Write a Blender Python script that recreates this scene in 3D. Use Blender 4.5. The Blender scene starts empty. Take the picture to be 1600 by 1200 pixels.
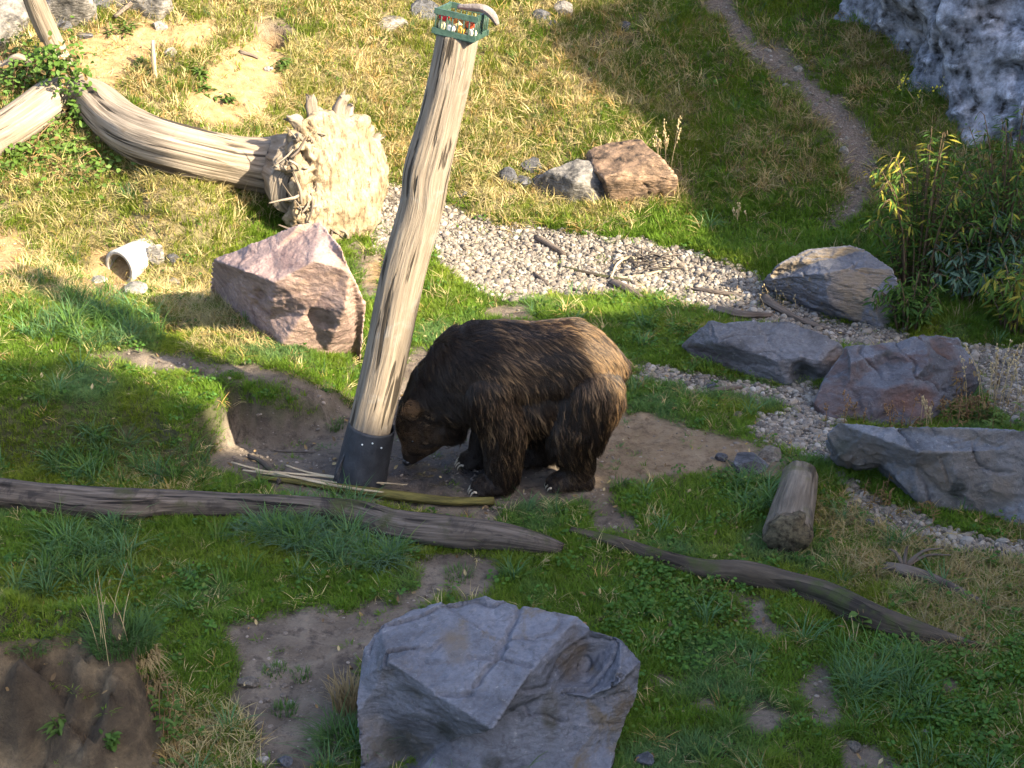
import bpy, bmesh, math, random
import numpy as np
from mathutils import Vector, Matrix, Euler
from mathutils.bvhtree import BVHTree

random.seed(7)
rng = np.random.default_rng(11)
scene = bpy.context.scene
COL = scene.collection
R = math.radians

# ------------------------------------------------------------------ camera, sky, sun, exposure
PITCH = R(25.0)
HFOV = R(35.0)
CAM = np.array([0.0, 0.0, 5.3])
FPX = 800.0 / math.tan(HFOV / 2)
cam_d = bpy.data.cameras.new('camera')
cam_d.sensor_width = 36.0
cam_d.lens = 18.0 / math.tan(HFOV / 2)
cam_d.clip_start = 0.1
cam_d.clip_end = 400.0
cam = bpy.data.objects.new('camera', cam_d)
COL.objects.link(cam)
cam.location = CAM
cam.rotation_euler = (math.pi / 2 - PITCH, 0, 0)
scene.camera = cam

SUN_EL = R(31.0)
LDIR = np.array([-0.82, 0.572])          # horizontal direction the sunlight travels
LDIR = LDIR / np.linalg.norm(LDIR)
TE = math.tan(SUN_EL)
SUNV = np.array([-LDIR[0] * math.cos(SUN_EL), -LDIR[1] * math.cos(SUN_EL), math.sin(SUN_EL)])  # towards the sun
world = bpy.data.worlds.new('World')
scene.world = world
world.use_nodes = True
wn = world.node_tree
bg = wn.nodes['Background']
sky = wn.nodes.new('ShaderNodeTexSky')
sky.sky_type = 'NISHITA'
sky.sun_disc = False
sky.air_density = 0.8
sky.dust_density = 2.5
sky.ozone_density = 0.6
sky.sun_elevation = SUN_EL
sky.sun_rotation = math.atan2(SUNV[0], SUNV[1])
wn.links.new(sky.outputs[0], bg.inputs[0])
bg.inputs[1].default_value = 0.15
sun_d = bpy.data.lights.new('sun', 'SUN')
sun_d.energy = 5.0
sun_d.angle = R(0.6)
sun_d.color = (1.0, 0.88, 0.66)
sun = bpy.data.objects.new('sun', sun_d)
COL.objects.link(sun)
sun.rotation_euler = Vector(SUNV).to_track_quat('Z', 'Y').to_euler()
sun.location = (8, -6, 12)
vs = scene.view_settings
vs.view_transform = 'Standard'
vs.look = 'None'
vs.exposure = 2.30
vs.gamma = 1.0
vs.use_curve_mapping = False

# ------------------------------------------------------------------ noise
def _hash(ix, iy, iz, seed):
    n = (ix * 374761393 + iy * 668265263 + iz * 1440662683 + seed * 974634777) & 0xffffffff
    n = ((n ^ (n >> 13)) * 1274126177) & 0xffffffff
    n = ((n ^ (n >> 15)) * 2246822519) & 0xffffffff
    return ((n ^ (n >> 16)) & 0xffff) / 65535.0

def vnoise(p, seed=0):
    p = np.asarray(p, float)
    i = np.floor(p).astype(np.int64)
    f = p - i
    f = f * f * f * (f * (f * 6 - 15) + 10)
    out = 0
    for dx in (0, 1):
        wx = f[:, 0] if dx else 1 - f[:, 0]
        for dy in (0, 1):
            wy = f[:, 1] if dy else 1 - f[:, 1]
            for dz in (0, 1):
                wz = f[:, 2] if dz else 1 - f[:, 2]
                out = out + wx * wy * wz * _hash(i[:, 0] + dx, i[:, 1] + dy, i[:, 2] + dz, seed)
    return out * 2 - 1

def fbm(p, octv=4, seed=0, gain=0.5):
    p = np.asarray(p, float)
    a, s, out = 1.0, 0.0, 0
    for k in range(octv):
        out = out + a * vnoise(p * (2.03 ** k) + 17.3 * k, seed + k * 7)
        s += a
        a *= gain
    return out / s

def fbm2(x, y, scale, octv=4, seed=0):
    x = np.asarray(x, float); y = np.asarray(y, float)
    sh = x.shape
    return fbm(np.stack([x.ravel() * scale, y.ravel() * scale, np.full(x.size, 0.37)], 1), octv, seed).reshape(sh)

def smooth(a, b, x):
    t = np.clip((x - a) / (b - a), 0, 1)
    return t * t * (3 - 2 * t)

# ------------------------------------------------------------------ photograph pixel <-> place
CP, SP = math.cos(PITCH), math.sin(PITCH)
def ray(px, py):
    X = (px - 800.0) / FPX
    Y = (600.0 - py) / FPX
    return np.array([X, CP + Y * SP, -SP + Y * CP])

def proj(P):
    d = np.asarray(P, float) - CAM
    zc = d[..., 1] * CP - d[..., 2] * SP
    yc = d[..., 1] * SP + d[..., 2] * CP
    zc = np.where(zc < 0.3, np.nan, zc)
    return 800 + FPX * d[..., 0] / zc, 600 - FPX * yc / zc

def at_y(px, py, Y):
    d = ray(px, py)
    return CAM + d * (Y / d[1])

def at_z(px, py, z):
    d = ray(px, py)
    return CAM + d * ((z - CAM[2]) / d[2])

def poly_sd(px, py, poly):
    """signed distance (positive inside) of points to a polygon"""
    poly = np.asarray(poly, float)
    n = len(poly)
    best = np.full(px.shape, 1e9)
    inside = np.zeros(px.shape, bool)
    for i in range(n):
        ax, ay = poly[i]
        bx, by = poly[(i + 1) % n]
        ex, ey = bx - ax, by - ay
        wx, wy = px - ax, py - ay
        t = np.clip((wx * ex + wy * ey) / (ex * ex + ey * ey + 1e-9), 0, 1)
        d = np.hypot(wx - t * ex, wy - t * ey)
        best = np.minimum(best, d)
        c = ((ay > py) != (by > py)) & (px < ex * (py - ay) / (ey if abs(ey) > 1e-9 else 1e-9) + ax)
        inside ^= c
    return np.where(inside, best, -best)

# ------------------------------------------------------------------ the lie of the land
TOE_X = [-30, -6, -3.2, -1.8, 0.0, 2.0, 4.0, 7.0, 30]
TOE_Y = [12.4, 12.6, 13.0, 14.2, 15.3, 15.2, 14.2, 13.2, 12.5]
# rim of the raised bank left of the post (its foot, on the flat)
BANK = [at_z(*p, 0.0)[:2] for p in [(-900, 760), (60, 748), (200, 752), (300, 742), (338, 715), (352, 700), (364, 692), (366, 676),
        (400, 690), (450, 690), (505, 672), (540, 650), (560, 610), (560, 560), (520, 520), (300, 480), (-900, 440)]]
EARTH = [at_z(*p, 0.0)[:2] for p in [(-900, 1270), (100, 1275), (236, 1262), (262, 1200), (240, 1120), (150, 1100), (60, 1105), (-900, 1120)]]
GRAVEL_AXIS = [at_z(*p, 0.0)[:2] for p in [(560, 340), (760, 400), (950, 430), (1150, 470), (1320, 525), (1440, 560)]]

def seg_dist(x, y, line):
    best = np.full(x.shape, 1e9)
    for (ax, ay), (bx, by) in zip(line[:-1], line[1:]):
        ex, ey = bx - ax, by - ay
        t = np.clip(((x - ax) * ex + (y - ay) * ey) / (ex * ex + ey * ey), 0, 1)
        best = np.minimum(best, np.hypot(x - ax - t * ex, y - ay - t * ey))
    return best

def H(x, y):
    x = np.atleast_1d(np.asarray(x, float)); y = np.atleast_1d(np.asarray(y, float))
    toe = np.interp(x, TOE_X, TOE_Y)
    s = y - toe
    soft = 0.45
    hill = 0.50 * soft * np.logaddexp(0, s / soft)
    hill = np.where(hill > 7, 7 + (hill - 7) * 0.3, hill)
    side = 0.16 * 0.5 * np.logaddexp(0, (-x - 3.2) / 0.5)
    rside = 0.10 * 0.5 * np.logaddexp(0, (x - 4.6) / 0.5)
    wob = 0.05 * fbm2(x, y, 2.4, 3, 3)
    sd = poly_sd(x + 0.05 * fbm2(x, y, 3.0, 2, 8), y + wob, BANK)
    fade = 1 - smooth(-1.75, -0.95, x)
    frontw = 0.10 + 0.35 * (1 - smooth(-2.6, -2.15, x))            # gentle front slope, steep by the pit
    bank = 0.36 * smooth(0.0, 1.0, sd / frontw) * fade
    bank = bank * (1 - 0.6 * smooth(11.6, 13.5, y))
    n9 = fbm2(x, y, 2.6, 4, 9)
    ex = 1 - smooth(-2.02, -1.80, x + 0.10 * n9 + 0.25 * (y - 6.9))
    n29 = fbm2(x, y, 5.0, 4, 29)
    earth = (0.66 + 0.22 * n29 - 0.20 * np.abs(fbm2(x, y, 7.0, 4, 30))) * smooth(6.46, 7.04, y + 0.26 * n9 + 0.12 * n29 - 0.14 * np.abs(fbm2(x, 0.4 * y, 6.0, 3, 33))) * (1 - smooth(7.15, 7.95, y)) * ex * (0.95 + 0.20 * fbm2(x, y, 1.7, 3, 19))
    dg = seg_dist(x, y, GRAVEL_AXIS)
    chan = -0.07 * (1 - smooth(0.3, 0.9, dg))
    far = smooth(12, 16, y)
    bumps = (0.035 + 0.05 * far) * fbm2(x, y, 0.9, 3, 21) + 0.016 * fbm2(x, y, 4.0, 3, 22)
    calm = 1 - 0.85 * np.exp(-(((x + 0.1) / 1.0) ** 2 + ((y - 9.85) / 0.55) ** 2))
    pit = -0.07 * np.exp(-(((x + 1.7) / 0.35) ** 2 + ((y - 10.45) / 0.22) ** 2))
    # the trodden dip crossing the bank and a hollow by its far end
    hollow = -0.16 * np.exp(-(((x + 2.72) / 0.22) ** 2 + ((y - 11.6) / 0.13) ** 2))
    pipeh = -0.16 * np.exp(-(((x + 3.45) / 0.28) ** 2 + ((y - 13.10) / 0.25) ** 2)) + 0.34 * np.exp(-(((x + 2.98) / 0.42) ** 2 + ((y - 13.95) / 0.42) ** 2))
    rb = ((x + 2.46) / 0.15) ** 2 + ((y - 16.64) / 0.17) ** 2
    burrow = -0.55 * np.exp(-rb * rb)
    return hill + side + rside + bank + earth + chan + bumps * calm + pit + hollow + pipeh + burrow

def h1(x, y):
    return float(H(x, y)[0])

def ground(px, py):
    """point of the ground that the photograph shows at a pixel"""
    d = ray(px, py)
    a, b = 6.0, 45.0
    for n in (500, 40, 30):
        ts = np.linspace(a, b, n)
        P = CAM[None] + d[None] * ts[:, None]
        below = P[:, 2] < H(P[:, 0], P[:, 1])
        if not below.any():
            return P[-1]
        k = max(1, int(np.argmax(below)))
        a, b = ts[k - 1], ts[k]
    return CAM + d * b

def px_per_m(P):
    d = np.asarray(P) - CAM
    return FPX / (d[1] * CP - d[2] * SP)

# ------------------------------------------------------------------ object helpers
def tag(o, label=None, cat=None, group=None, kind=None):
    if label: o['label'] = label
    if cat: o['category'] = cat
    if group: o['group'] = group
    if kind: o['kind'] = kind
    return o

def empty(name, loc):
    o = bpy.data.objects.new(name, None)
    o.empty_display_size = 0.1
    COL.objects.link(o)
    o.location = loc
    return o

def mesh_obj(name, V, F, mat, origin=(0, 0, 0), parent=None, smoothed=True, uv=None):
    """links world-space verts as one mesh object with its own origin"""
    V = np.asarray(V, float) - np.asarray(origin, float)
    me = bpy.data.meshes.new(name)
    me.from_pydata([tuple(v) for v in V], [], [tuple(int(i) for i in f) for f in F])
    if uv is not None:
        l = me.uv_layers.new(name='UVMap')
        vi = np.empty(len(me.loops), np.int32)
        me.loops.foreach_get('vertex_index', vi)
        l.data.foreach_set('uv', np.asarray(uv, np.float32)[vi].ravel())
    if mat: me.materials.append(mat)
    if smoothed: me.polygons.foreach_set('use_smooth', np.ones(len(me.polygons), bool))
    me.update()
    o = bpy.data.objects.new(name, me)
    COL.objects.link(o)
    put(o, origin, parent)
    return o

def put(o, origin, parent=None):
    if parent is not None:
        o.parent = parent
        o.location = np.asarray(origin, float) - np.asarray(parent.location)
    else:
        o.location = origin

def remesh_data(V, F, voxel, smooth_it=0):
    me = bpy.data.meshes.new('tmp')
    me.from_pydata([tuple(v) for v in V], [], [tuple(int(i) for i in f) for f in F])
    o = bpy.data.objects.new('tmp', me)
    COL.objects.link(o)
    m = o.modifiers.new('r', 'REMESH')
    m.mode = 'VOXEL'
    m.voxel_size = voxel
    if smooth_it:
        s = o.modifiers.new('s', 'SMOOTH')
        s.factor = 0.5
        s.iterations = smooth_it
    dg = bpy.context.evaluated_depsgraph_get()
    ev = o.evaluated_get(dg)
    em = ev.to_mesh()
    n = len(em.vertices)
    co = np.empty(n * 3); em.vertices.foreach_get('co', co)
    no = np.empty(n * 3); em.vertices.foreach_get('normal', no)
    faces = [tuple(p.vertices) for p in em.polygons]
    ev.to_mesh_clear()
    bpy.data.objects.remove(o)
    bpy.data.meshes.remove(me)
    return co.reshape(-1, 3), no.reshape(-1, 3), faces

_ico = {}
def ico(sub):
    if sub not in _ico:
        bm = bmesh.new()
        bmesh.ops.create_icosphere(bm, subdivisions=sub, radius=1.0)
        bm.verts.ensure_lookup_table()
        _ico[sub] = (np.array([v.co[:] for v in bm.verts]), [tuple(v.index for v in f.verts) for f in bm.faces])
        bm.free()
    return _ico[sub]

class MB:
    """collects verts and faces of several shapes for ONE mesh"""
    def __init__(s): s.V = []; s.F = []; s.UV = []; s.n = 0
    def add(s, V, F, uv=None):
        V = np.asarray(V, float)
        s.V.append(V); s.F += [tuple(i + s.n for i in f) for f in F]
        s.UV.append(np.zeros((len(V), 2)) if uv is None else uv)
        s.n += len(V)
    def blob(s, c, r, sub=2):
        V, F = ico(sub)
        s.add(V * np.asarray(r, float) + np.asarray(c, float), F)
    def chain(s, pts, n=7, ysc=1.0):
        """spheres strung along (x,y,z,r) points, flattened in y by ysc"""
        for a, b in zip(pts[:-1], pts[1:]):
            for t in np.linspace(0, 1, n):
                q = [a[i] * (1 - t) + b[i] * t for i in range(4)]
                s.blob(q[:3], (q[3], q[3] * ysc, q[3]), 2)
    def box(s, c, size, M=None):
        x, y, z = np.asarray(size, float) / 2
        V = np.array([[-x, -y, -z], [x, -y, -z], [x, y, -z], [-x, y, -z], [-x, -y, z], [x, -y, z], [x, y, z], [-x, y, z]])
        if M is not None: V = V @ np.asarray(M).T
        s.add(V + np.asarray(c, float), [(0, 3, 2, 1), (4, 5, 6, 7), (0, 1, 5, 4), (1, 2, 6, 5), (2, 3, 7, 6), (3, 0, 4, 7)])
    def obj(s, name, mat, origin=(0, 0, 0), parent=None, smoothed=True):
        return mesh_obj(name, np.concatenate(s.V), s.F, mat, origin, parent, smoothed, np.concatenate(s.UV))

def catmull(P, step):
    P = np.asarray(P, float)
    Q = np.vstack([2 * P[0] - P[1], P, 2 * P[-1] - P[-2]])
    out = []
    for i in range(1, len(Q) - 2):
        n = max(2, int(np.linalg.norm((Q[i + 1] - Q[i])[:3]) / step))
        for t in np.arange(n) / n:
            out.append(0.5 * ((2 * Q[i]) + (-Q[i - 1] + Q[i + 1]) * t + (2 * Q[i - 1] - 5 * Q[i] + 4 * Q[i + 1] - Q[i + 2]) * t * t
                              + (-Q[i - 1] + 3 * Q[i] - 3 * Q[i + 1] + Q[i + 2]) * t ** 3))
    out.append(Q[-2])
    return np.array(out)

def tube(pr, seg=14, step=0.05, rough=0.0, kth=2.5, ks=1.2, seed=0, lump=0.0, ragged=0.0, closed=True):
    """swept tube through (x,y,z,r); returns V, F, uv (u metres along, v metres round)"""
    C = catmull(pr, step)
    P, Rr = C[:, :3], np.maximum(C[:, 3], 0.001)
    T = np.gradient(P, axis=0)
    T /= np.linalg.norm(T, axis=1)[:, None] + 1e-12
    up = np.array([0, 0, 1.0]) if abs(T[0][2]) < 0.9 else np.array([0, 1.0, 0])
    N = np.cross(T[0], up); N /= np.linalg.norm(N)
    s = np.concatenate([[0], np.cumsum(np.linalg.norm(np.diff(P, axis=0), axis=1))])
    V, UV = [], []
    th = np.linspace(0, 2 * np.pi, seg + 1)     # seam doubled so the grain does not smear
    for i in range(len(P)):
        N = N - T[i] * np.dot(N, T[i]); N /= np.linalg.norm(N)
        B = np.cross(T[i], N)
        k = np.stack([np.cos(th) * kth, np.sin(th) * kth, np.full(seg + 1, s[i] * ks)], 1)
        r = Rr[i] * (1 + rough * fbm(k, 3, seed) + lump * fbm(k * np.array([.35, .35, 1.6]), 2, seed + 50))
        ring = P[i] + np.cos(th)[:, None] * r[:, None] * N + np.sin(th)[:, None] * r[:, None] * B
        if ragged and i in (0, len(P) - 1):
            ring = ring + T[i] * (ragged * fbm(k * 2.2, 2, seed + 9))[:, None]
        V.append(ring)
        UV.append(np.stack([np.full(seg + 1, s[i]), th / (2 * np.pi) * (2 * np.pi * Rr.mean())], 1))
    V = np.concatenate(V); UV = np.concatenate(UV)
    F = []
    m = seg + 1
    for i in range(len(P) - 1):
        for j in range(seg):
            a = i * m + j
            F.append((a, a + 1, a + m + 1, a + m))
    if closed:
        for i, flip in ((0, True), (len(P) - 1, False)):
            c = len(V)
            V = np.vstack([V, P[i] + T[i] * (-0.004 if flip else 0.004)])
            UV = np.vstack([UV, [s[i] * 0.13, 0]])
            for j in range(seg):
                a, b = i * m + j, i * m + j + 1
                F.append((c, b, a) if flip else (c, a, b))
    return V, F, UV

def tube_obj(name, pr, mat, origin=None, parent=None, **kw):
    V, F, UV = tube(pr, **kw)
    return mesh_obj(name, V, F, mat, origin if origin is not None else V.mean(0), parent, True, UV)

# ------------------------------------------------------------------ materials
class NT:
    def __init__(s, name):
        s.m = bpy.data.materials.new(name); s.m.use_nodes = True
        s.t = s.m.node_tree; s.t.nodes.clear()
        s.out = s.n('ShaderNodeOutputMaterial')
    def n(s, typ, **kw):
        nd = s.t.nodes.new(typ)
        for k, v in kw.items(): setattr(nd, k, v)
        return nd
    def set(s, sock, v):
        if hasattr(v, 'is_output') or isinstance(v, bpy.types.NodeSocket): s.t.links.new(v, sock)
        elif v is not None:
            if isinstance(v, (tuple, list)) and len(v) == 3 and sock.type == 'RGBA': v = (*v, 1)
            sock.default_value = v
    def coord(s, which='Object', scale=(1, 1, 1), rot=(0, 0, 0)):
        c = s.n('ShaderNodeTexCoord'); mp = s.n('ShaderNodeMapping')
        s.t.links.new(c.outputs[which], mp.inputs[0])
        mp.inputs['Scale'].default_value = scale; mp.inputs['Rotation'].default_value = rot
        return mp.outputs[0]
    def noise(s, vec, scale, detail=4, rough=0.55, dist=0.0):
        nd = s.n('ShaderNodeTexNoise')
        s.set(nd.inputs['Vector'], vec); nd.inputs['Scale'].default_value = scale
        nd.inputs['Detail'].default_value = detail; nd.inputs['Roughness'].default_value = rough
        nd.inputs['Distortion'].default_value = dist
        return nd.outputs['Fac']
    def vor(s, vec, scale, feature='F1', out='Distance'):
        nd = s.n('ShaderNodeTexVoronoi', feature=feature)
        s.set(nd.inputs['Vector'], vec); nd.inputs['Scale'].default_value = scale
        return nd.outputs[out]
    def ramp(s, f, *stops):
        nd = s.n('ShaderNodeValToRGB'); el = nd.color_ramp.elements
        while len(el) < len(stops): el.new(0.5)
        for e, (p, c) in zip(el, stops):
            e.position = p
            e.color = (*c, 1) if isinstance(c, (tuple, list)) else (c, c, c, 1)
        s.set(nd.inputs[0], f)
        return nd.outputs[0]
    def mix(s, f, a, b, mode='MIX'):
        nd = s.n('ShaderNodeMix', data_type='RGBA', blend_type=mode)
        s.set(nd.inputs[0], f); s.set(nd.inputs[6], a); s.set(nd.inputs[7], b)
        return nd.outputs[2]
    def math(s, op, a, b=0.5):
        nd = s.n('ShaderNodeMath', operation=op)
        s.set(nd.inputs[0], a); s.set(nd.inputs[1], b)
        return nd.outputs[0]
    def attr(s, name, typ='GEOMETRY'):
        nd = s.n('ShaderNodeAttribute', attribute_name=name, attribute_type=typ)
        return nd
    def bump(s, h, strength=0.5, dist=0.02, normal=None):
        nd = s.n('ShaderNodeBump')
        s.set(nd.inputs['Height'], h); nd.inputs['Strength'].default_value = strength; nd.inputs['Distance'].default_value = dist
        if normal is not None: s.set(nd.inputs['Normal'], normal)
        return nd.outputs[0]
    def bsdf(s, col, rough=0.8, normal=None, spec=0.3, metal=0.0):
        b = s.n('ShaderNodeBsdfPrincipled')
        s.set(b.inputs['Base Color'], col); s.set(b.inputs['Roughness'], rough)
        b.inputs['Specular IOR Level'].default_value = spec; b.inputs['Metallic'].default_value = metal
        if normal is not None: s.set(b.inputs['Normal'], normal)
        s.t.links.new(b.outputs[0], s.out.inputs[0])
        return b

def rock_mat(name, base, dark, patch, patch_amt=0.5, patch_dir=None, lichen=0.25, scale=1.0, strata=(1, 1, 3), rust=None, rough=0.75, stain=(0.075, 0.050, 0.024)):
    t = NT(name)
    v = t.coord('Object')
    vs_ = t.coord('Object', strata, (0.4, 0.3, 0.2))
    n1 = t.noise(vs_, 2.2 * scale, 8, 0.6, 0.6)
    c = t.ramp(n1, (0.30, dark), (0.48, base), (0.70, tuple(min(1, q * 1.38) for q in base)))
    c = t.mix(0.5, c, t.ramp(t.noise(v, 34, 6, 0.75), (0.35, (0.3, 0.3, 0.3)), (0.65, (1.0, 1.0, 1.0))), 'MULTIPLY')
    c = t.mix(1.0, c, (1.12, 1.12, 1.12), 'MULTIPLY')
    n2 = t.noise(v, 1.6 * scale, 5, 0.6, 0.8)
    lo = 0.62 - 0.3 * patch_amt
    f = t.ramp(n2, (lo, 0.0), (lo + 0.16, 1.0))
    if patch_dir is not None:
        g = t.n('ShaderNodeNewGeometry')
        d = t.n('ShaderNodeVectorMath', operation='DOT_PRODUCT')
        t.t.links.new(g.outputs['Normal'], d.inputs[0]); d.inputs[1].default_value = patch_dir
        f = t.math('MULTIPLY', t.ramp(d.outputs['Value'], (0.45, 0.0), (0.75, 1.0)), t.math('ADD', t.math('MULTIPLY', f, 0.55), 0.45))
    c = t.mix(t.math('MULTIPLY', f, 0.85), c, patch)
    if rust:
        n3 = t.noise(v, 2.7 * scale, 6, 0.65, 1.2)
        c = t.mix(t.ramp(n3, (0.56, 0.0), (0.70, 0.8)), c, rust)
    n4 = t.noise(v, 26, 6, 0.75)
    c = t.mix(t.ramp(n4, (0.60, 0.0), (0.74, lichen)), c, (0.55, 0.55, 0.52))
    n5 = t.noise(vs_, 9 * scale, 6, 0.7, 1.0)
    c = t.mix(t.ramp(n5, (0.36, 0.55), (0.46, 0.0)), c, dark)
    st = t.attr('stain')
    sf = t.math('MULTIPLY', st.outputs['Alpha'], t.ramp(t.noise(v, 5.0, 5, 0.65), (0.3, 0.45), (0.55, 1.0)))
    c = t.mix(sf, c, t.mix(t.ramp(t.noise(v, 9.0, 5), (.35, 0.), (.65, 1.)), st.outputs['Color'], t.mix(0.45, st.outputs['Color'], c)))
    g2 = t.n('ShaderNodeNewGeometry')
    c = t.mix(t.math('MULTIPLY', t.ramp(g2.outputs['Pointiness'], (0.52, 0.0), (0.58, 0.55)), t.ramp(n4, (.4, .2), (.6, 1.0))), c, tuple(min(1, q * 1.9 + .03) for q in base))
    h = t.math('ADD', t.noise(vs_, 18, 8, 0.72), t.math('MULTIPLY', t.noise(v, 70, 4, 0.7), 0.35))
    vb = t.vor(t.mix(0.08, vs_, t.n('ShaderNodeTexNoise').outputs['Color']), 16, 'F1', 'Distance')
    nb = t.bump(t.math('ADD', h, t.math('MULTIPLY', vb, 0.5)), 0.95, 0.022)
    t.bsdf(c, t.ramp(n5, (0.3, rough - 0.15), (0.7, rough + 0.1)), nb, 0.35)
    return t.m

def wood_mat(name, light, mid, dark, crack=0.7, moss=None, moss_amt=0.0, grain=38.0, along=2.2, blotch=None):
    t = NT(name)
    uv = t.coord('UV', (along, grain, 1))
    o = t.coord('Object')
    n1 = t.noise(uv, 1.0, 6, 0.6, 0.3)
    c = t.ramp(n1, (0.30, dark), (0.47, mid), (0.66, light))
    big = t.noise(o, 3.0, 4, 0.6)
    c = t.mix(t.ramp(big, (0.35, 0.5), (0.6, 0.0)), c, mid)
    if blotch:
        c = t.mix(t.ramp(t.noise(o, 5.0, 6, 0.65, 0.5), (0.55, 0.0), (0.66, 0.8)), c, blotch)
    uv2 = t.coord('UV', (along * 0.6, grain * 0.45, 1))
    n2 = t.noise(uv2, 1.0, 3, 0.5, 0.5)
    ck = t.ramp(n2, (0.36, crack), (0.41, 0.0))
    c = t.mix(ck, c, tuple(q * 0.35 for q in dark))
    if moss:
        g = t.n('ShaderNodeNewGeometry'); sx = t.n('ShaderNodeSeparateXYZ')
        t.t.links.new(g.outputs['Normal'], sx.inputs[0])
        f = t.math('MULTIPLY', t.ramp(t.noise(o, 4.0, 5, 0.65), (0.62 - 0.3 * moss_amt, 0.0), (0.75 - 0.3 * moss_amt, 1.0)), t.ramp(sx.outputs[2], (-0.3, 0.1), (0.6, 1.0)))
        c = t.mix(f, c, moss)
    hgt = t.math('SUBTRACT', n1, t.math('MULTIPLY', ck, 0.8))
    t.bsdf(c, 0.85, t.bump(hgt, 0.8, 0.02), 0.2)
    return t.m

def plain_mat(name, c1, c2, scale=8, rough=0.7, spec=0.3, bump=0.3, metal=0.0):
    t = NT(name)
    o = t.coord('Object')
    n = t.noise(o, scale, 6, 0.6)
    c = t.ramp(n, (0.32, c1), (0.66, c2))
    t.bsdf(c, rough, t.bump(t.noise(o, scale * 4, 5, 0.65), bump, 0.01), spec, metal)
    return t.m

def leaf_mat(name, c1, c2, trans=0.35, tint=False, rough=0.5):
    """thin leaf or blade: diffuse, some light through it, a faint sheen"""
    t = NT(name)
    if tint:
        tn = t.attr('tint', 'INSTANCER'); rn = t.attr('rnd')
        c = t.mix(t.math('MULTIPLY', rn.outputs['Fac'], 0.6), tn.outputs['Color'], c1, 'MULTIPLY')
        c = t.mix(t.ramp(rn.outputs['Fac'], (0.78, 0.0), (0.97, 0.55)), c, c2)
    else:
        oi = t.n('ShaderNodeObjectInfo')
        nz = t.noise(t.coord('Object'), 3.0, 3)
        c = t.mix(t.math('MULTIPLY', t.math('ADD', nz, oi.outputs['Random']), 0.5), c1, c2)
    p = t.n('ShaderNodeBsdfPrincipled')
    t.set(p.inputs['Base Color'], c); p.inputs['Roughness'].default_value = rough; p.inputs['Specular IOR Level'].default_value = 0.12
    tr = t.n('ShaderNodeBsdfTranslucent'); t.set(tr.inputs['Color'], c)
    mx = t.n('ShaderNodeMixShader'); mx.inputs[0].default_value = trans
    t.t.links.new(p.outputs[0], mx.inputs[1]); t.t.links.new(tr.outputs[0], mx.inputs[2])
    t.t.links.new(mx.outputs[0], t.out.inputs[0])
    return t.m

# ------------------------------------------------------------------ what covers the ground (outlines traced on the photograph, laid onto the land)
DIRT = [
    [(300, 725), (345, 702), (352, 640), (372, 628), (440, 640), (500, 652), (545, 632), (620, 600), (640, 545), (670, 545), (700, 620), (960, 640), (1010, 645), (1110, 676),
     (1205, 700), (1238, 728), (1195, 745), (1130, 742), (1060, 752), (985, 758), (962, 775), (985, 805), (1002, 838), (935, 835), (915, 790),
     (850, 782), (790, 798), (770, 825), (640, 802), (560, 790), (440, 768), (380, 748)],
    [(140, 562), (200, 545), (265, 552), (330, 565), (400, 572), (470, 596), (540, 622), (545, 655), (505, 640), (430, 606), (340, 586), (250, 582)],
    [(640, 872), (700, 862), (780, 872), (795, 900), (750, 938), (690, 935), (620, 975), (590, 1030), (545, 1060), (505, 1100), (495, 1230), (425, 1230),
     (385, 1130), (360, 1095), (382, 1040), (350, 985), (420, 962), (520, 950), (610, 940), (655, 915)],
    [(1150, 925), (1185, 930), (1200, 965), (1228, 1000), (1190, 1003), (1162, 978)],
    [(1250, 1032), (1285, 1035), (1310, 1070), (1322, 1110), (1310, 1145), (1278, 1130), (1254, 1085)],
    [(1310, 1152), (1380, 1170), (1425, 1210), (1330, 1215)],
    [(1080, 1098), (1110, 1092), (1130, 1110), (1105, 1122), (1085, 1115)],
    [(1155, 1105), (1195, 1100), (1235, 1125), (1210, 1150), (1165, 1140)],
    [(1008, 1050), (1050, 1055), (1072, 1075), (1030, 1075)],
    [(1470, 1062), (1500, 1065), (1498, 1090), (1470, 1085)],
    [(-400, 1000), (20, 998), (110, 990), (190, 985), (215, 990), (232, 1050), (245, 1130), (262, 1240), (-400, 1240)],
    [(762, 480), (830, 478), (835, 500), (755, 500)],
    [(545, 385), (590, 395), (605, 450), (570, 480)],
    [(398, 38), (450, 38), (448, 88), (404, 86)],
    [(470, 1040), (560, 1010), (560, 1200), (490, 1200)],
]
WARM = [  # warm sandy soil on the sunny hillside
    [(335, 85), (405, 55), (445, 85), (440, 130), (420, 180), (370, 200), (300, 190), (285, 160), (315, 120)],
    [(95, 65), (180, 40), (330, 25), (345, 60), (250, 85), (200, 110), (175, 150), (150, 160), (105, 140)],
    [(-60, 360), (25, 365), (50, 400), (30, 425), (-60, 440)],
    [(120, 445), (150, 395), (190, 390), (235, 430), (200, 470), (130, 470)],
    [(590, 380), (610, 375), (600, 440), (570, 440)],
]
GRAVEL = [
    [(575, 290), (640, 300), (700, 322), (800, 352), (900, 362), (1000, 374), (1080, 396), (1190, 432), (1230, 470), (1300, 500), (1420, 515), (1420, 545), (1300, 545), (1200, 510),
     (1120, 490), (1050, 474), (980, 458), (900, 464), (800, 470), (735, 455), (690, 425), (670, 385), (580, 395)],
    [(985, 570), (1080, 582), (1180, 596), (1290, 606), (1310, 660), (1315, 730), (1280, 722), (1225, 702), (1172, 676), (1180, 656), (1235, 646), (1165, 616), (1080, 606), (1000, 590)],
    [(1310, 735), (1380, 785), (1480, 826), (1620, 850), (1640, 880), (1500, 858), (1400, 832), (1340, 792)],
    [(1500, 540), (1640, 540), (1640, 680), (1560, 650)],
]
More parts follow.
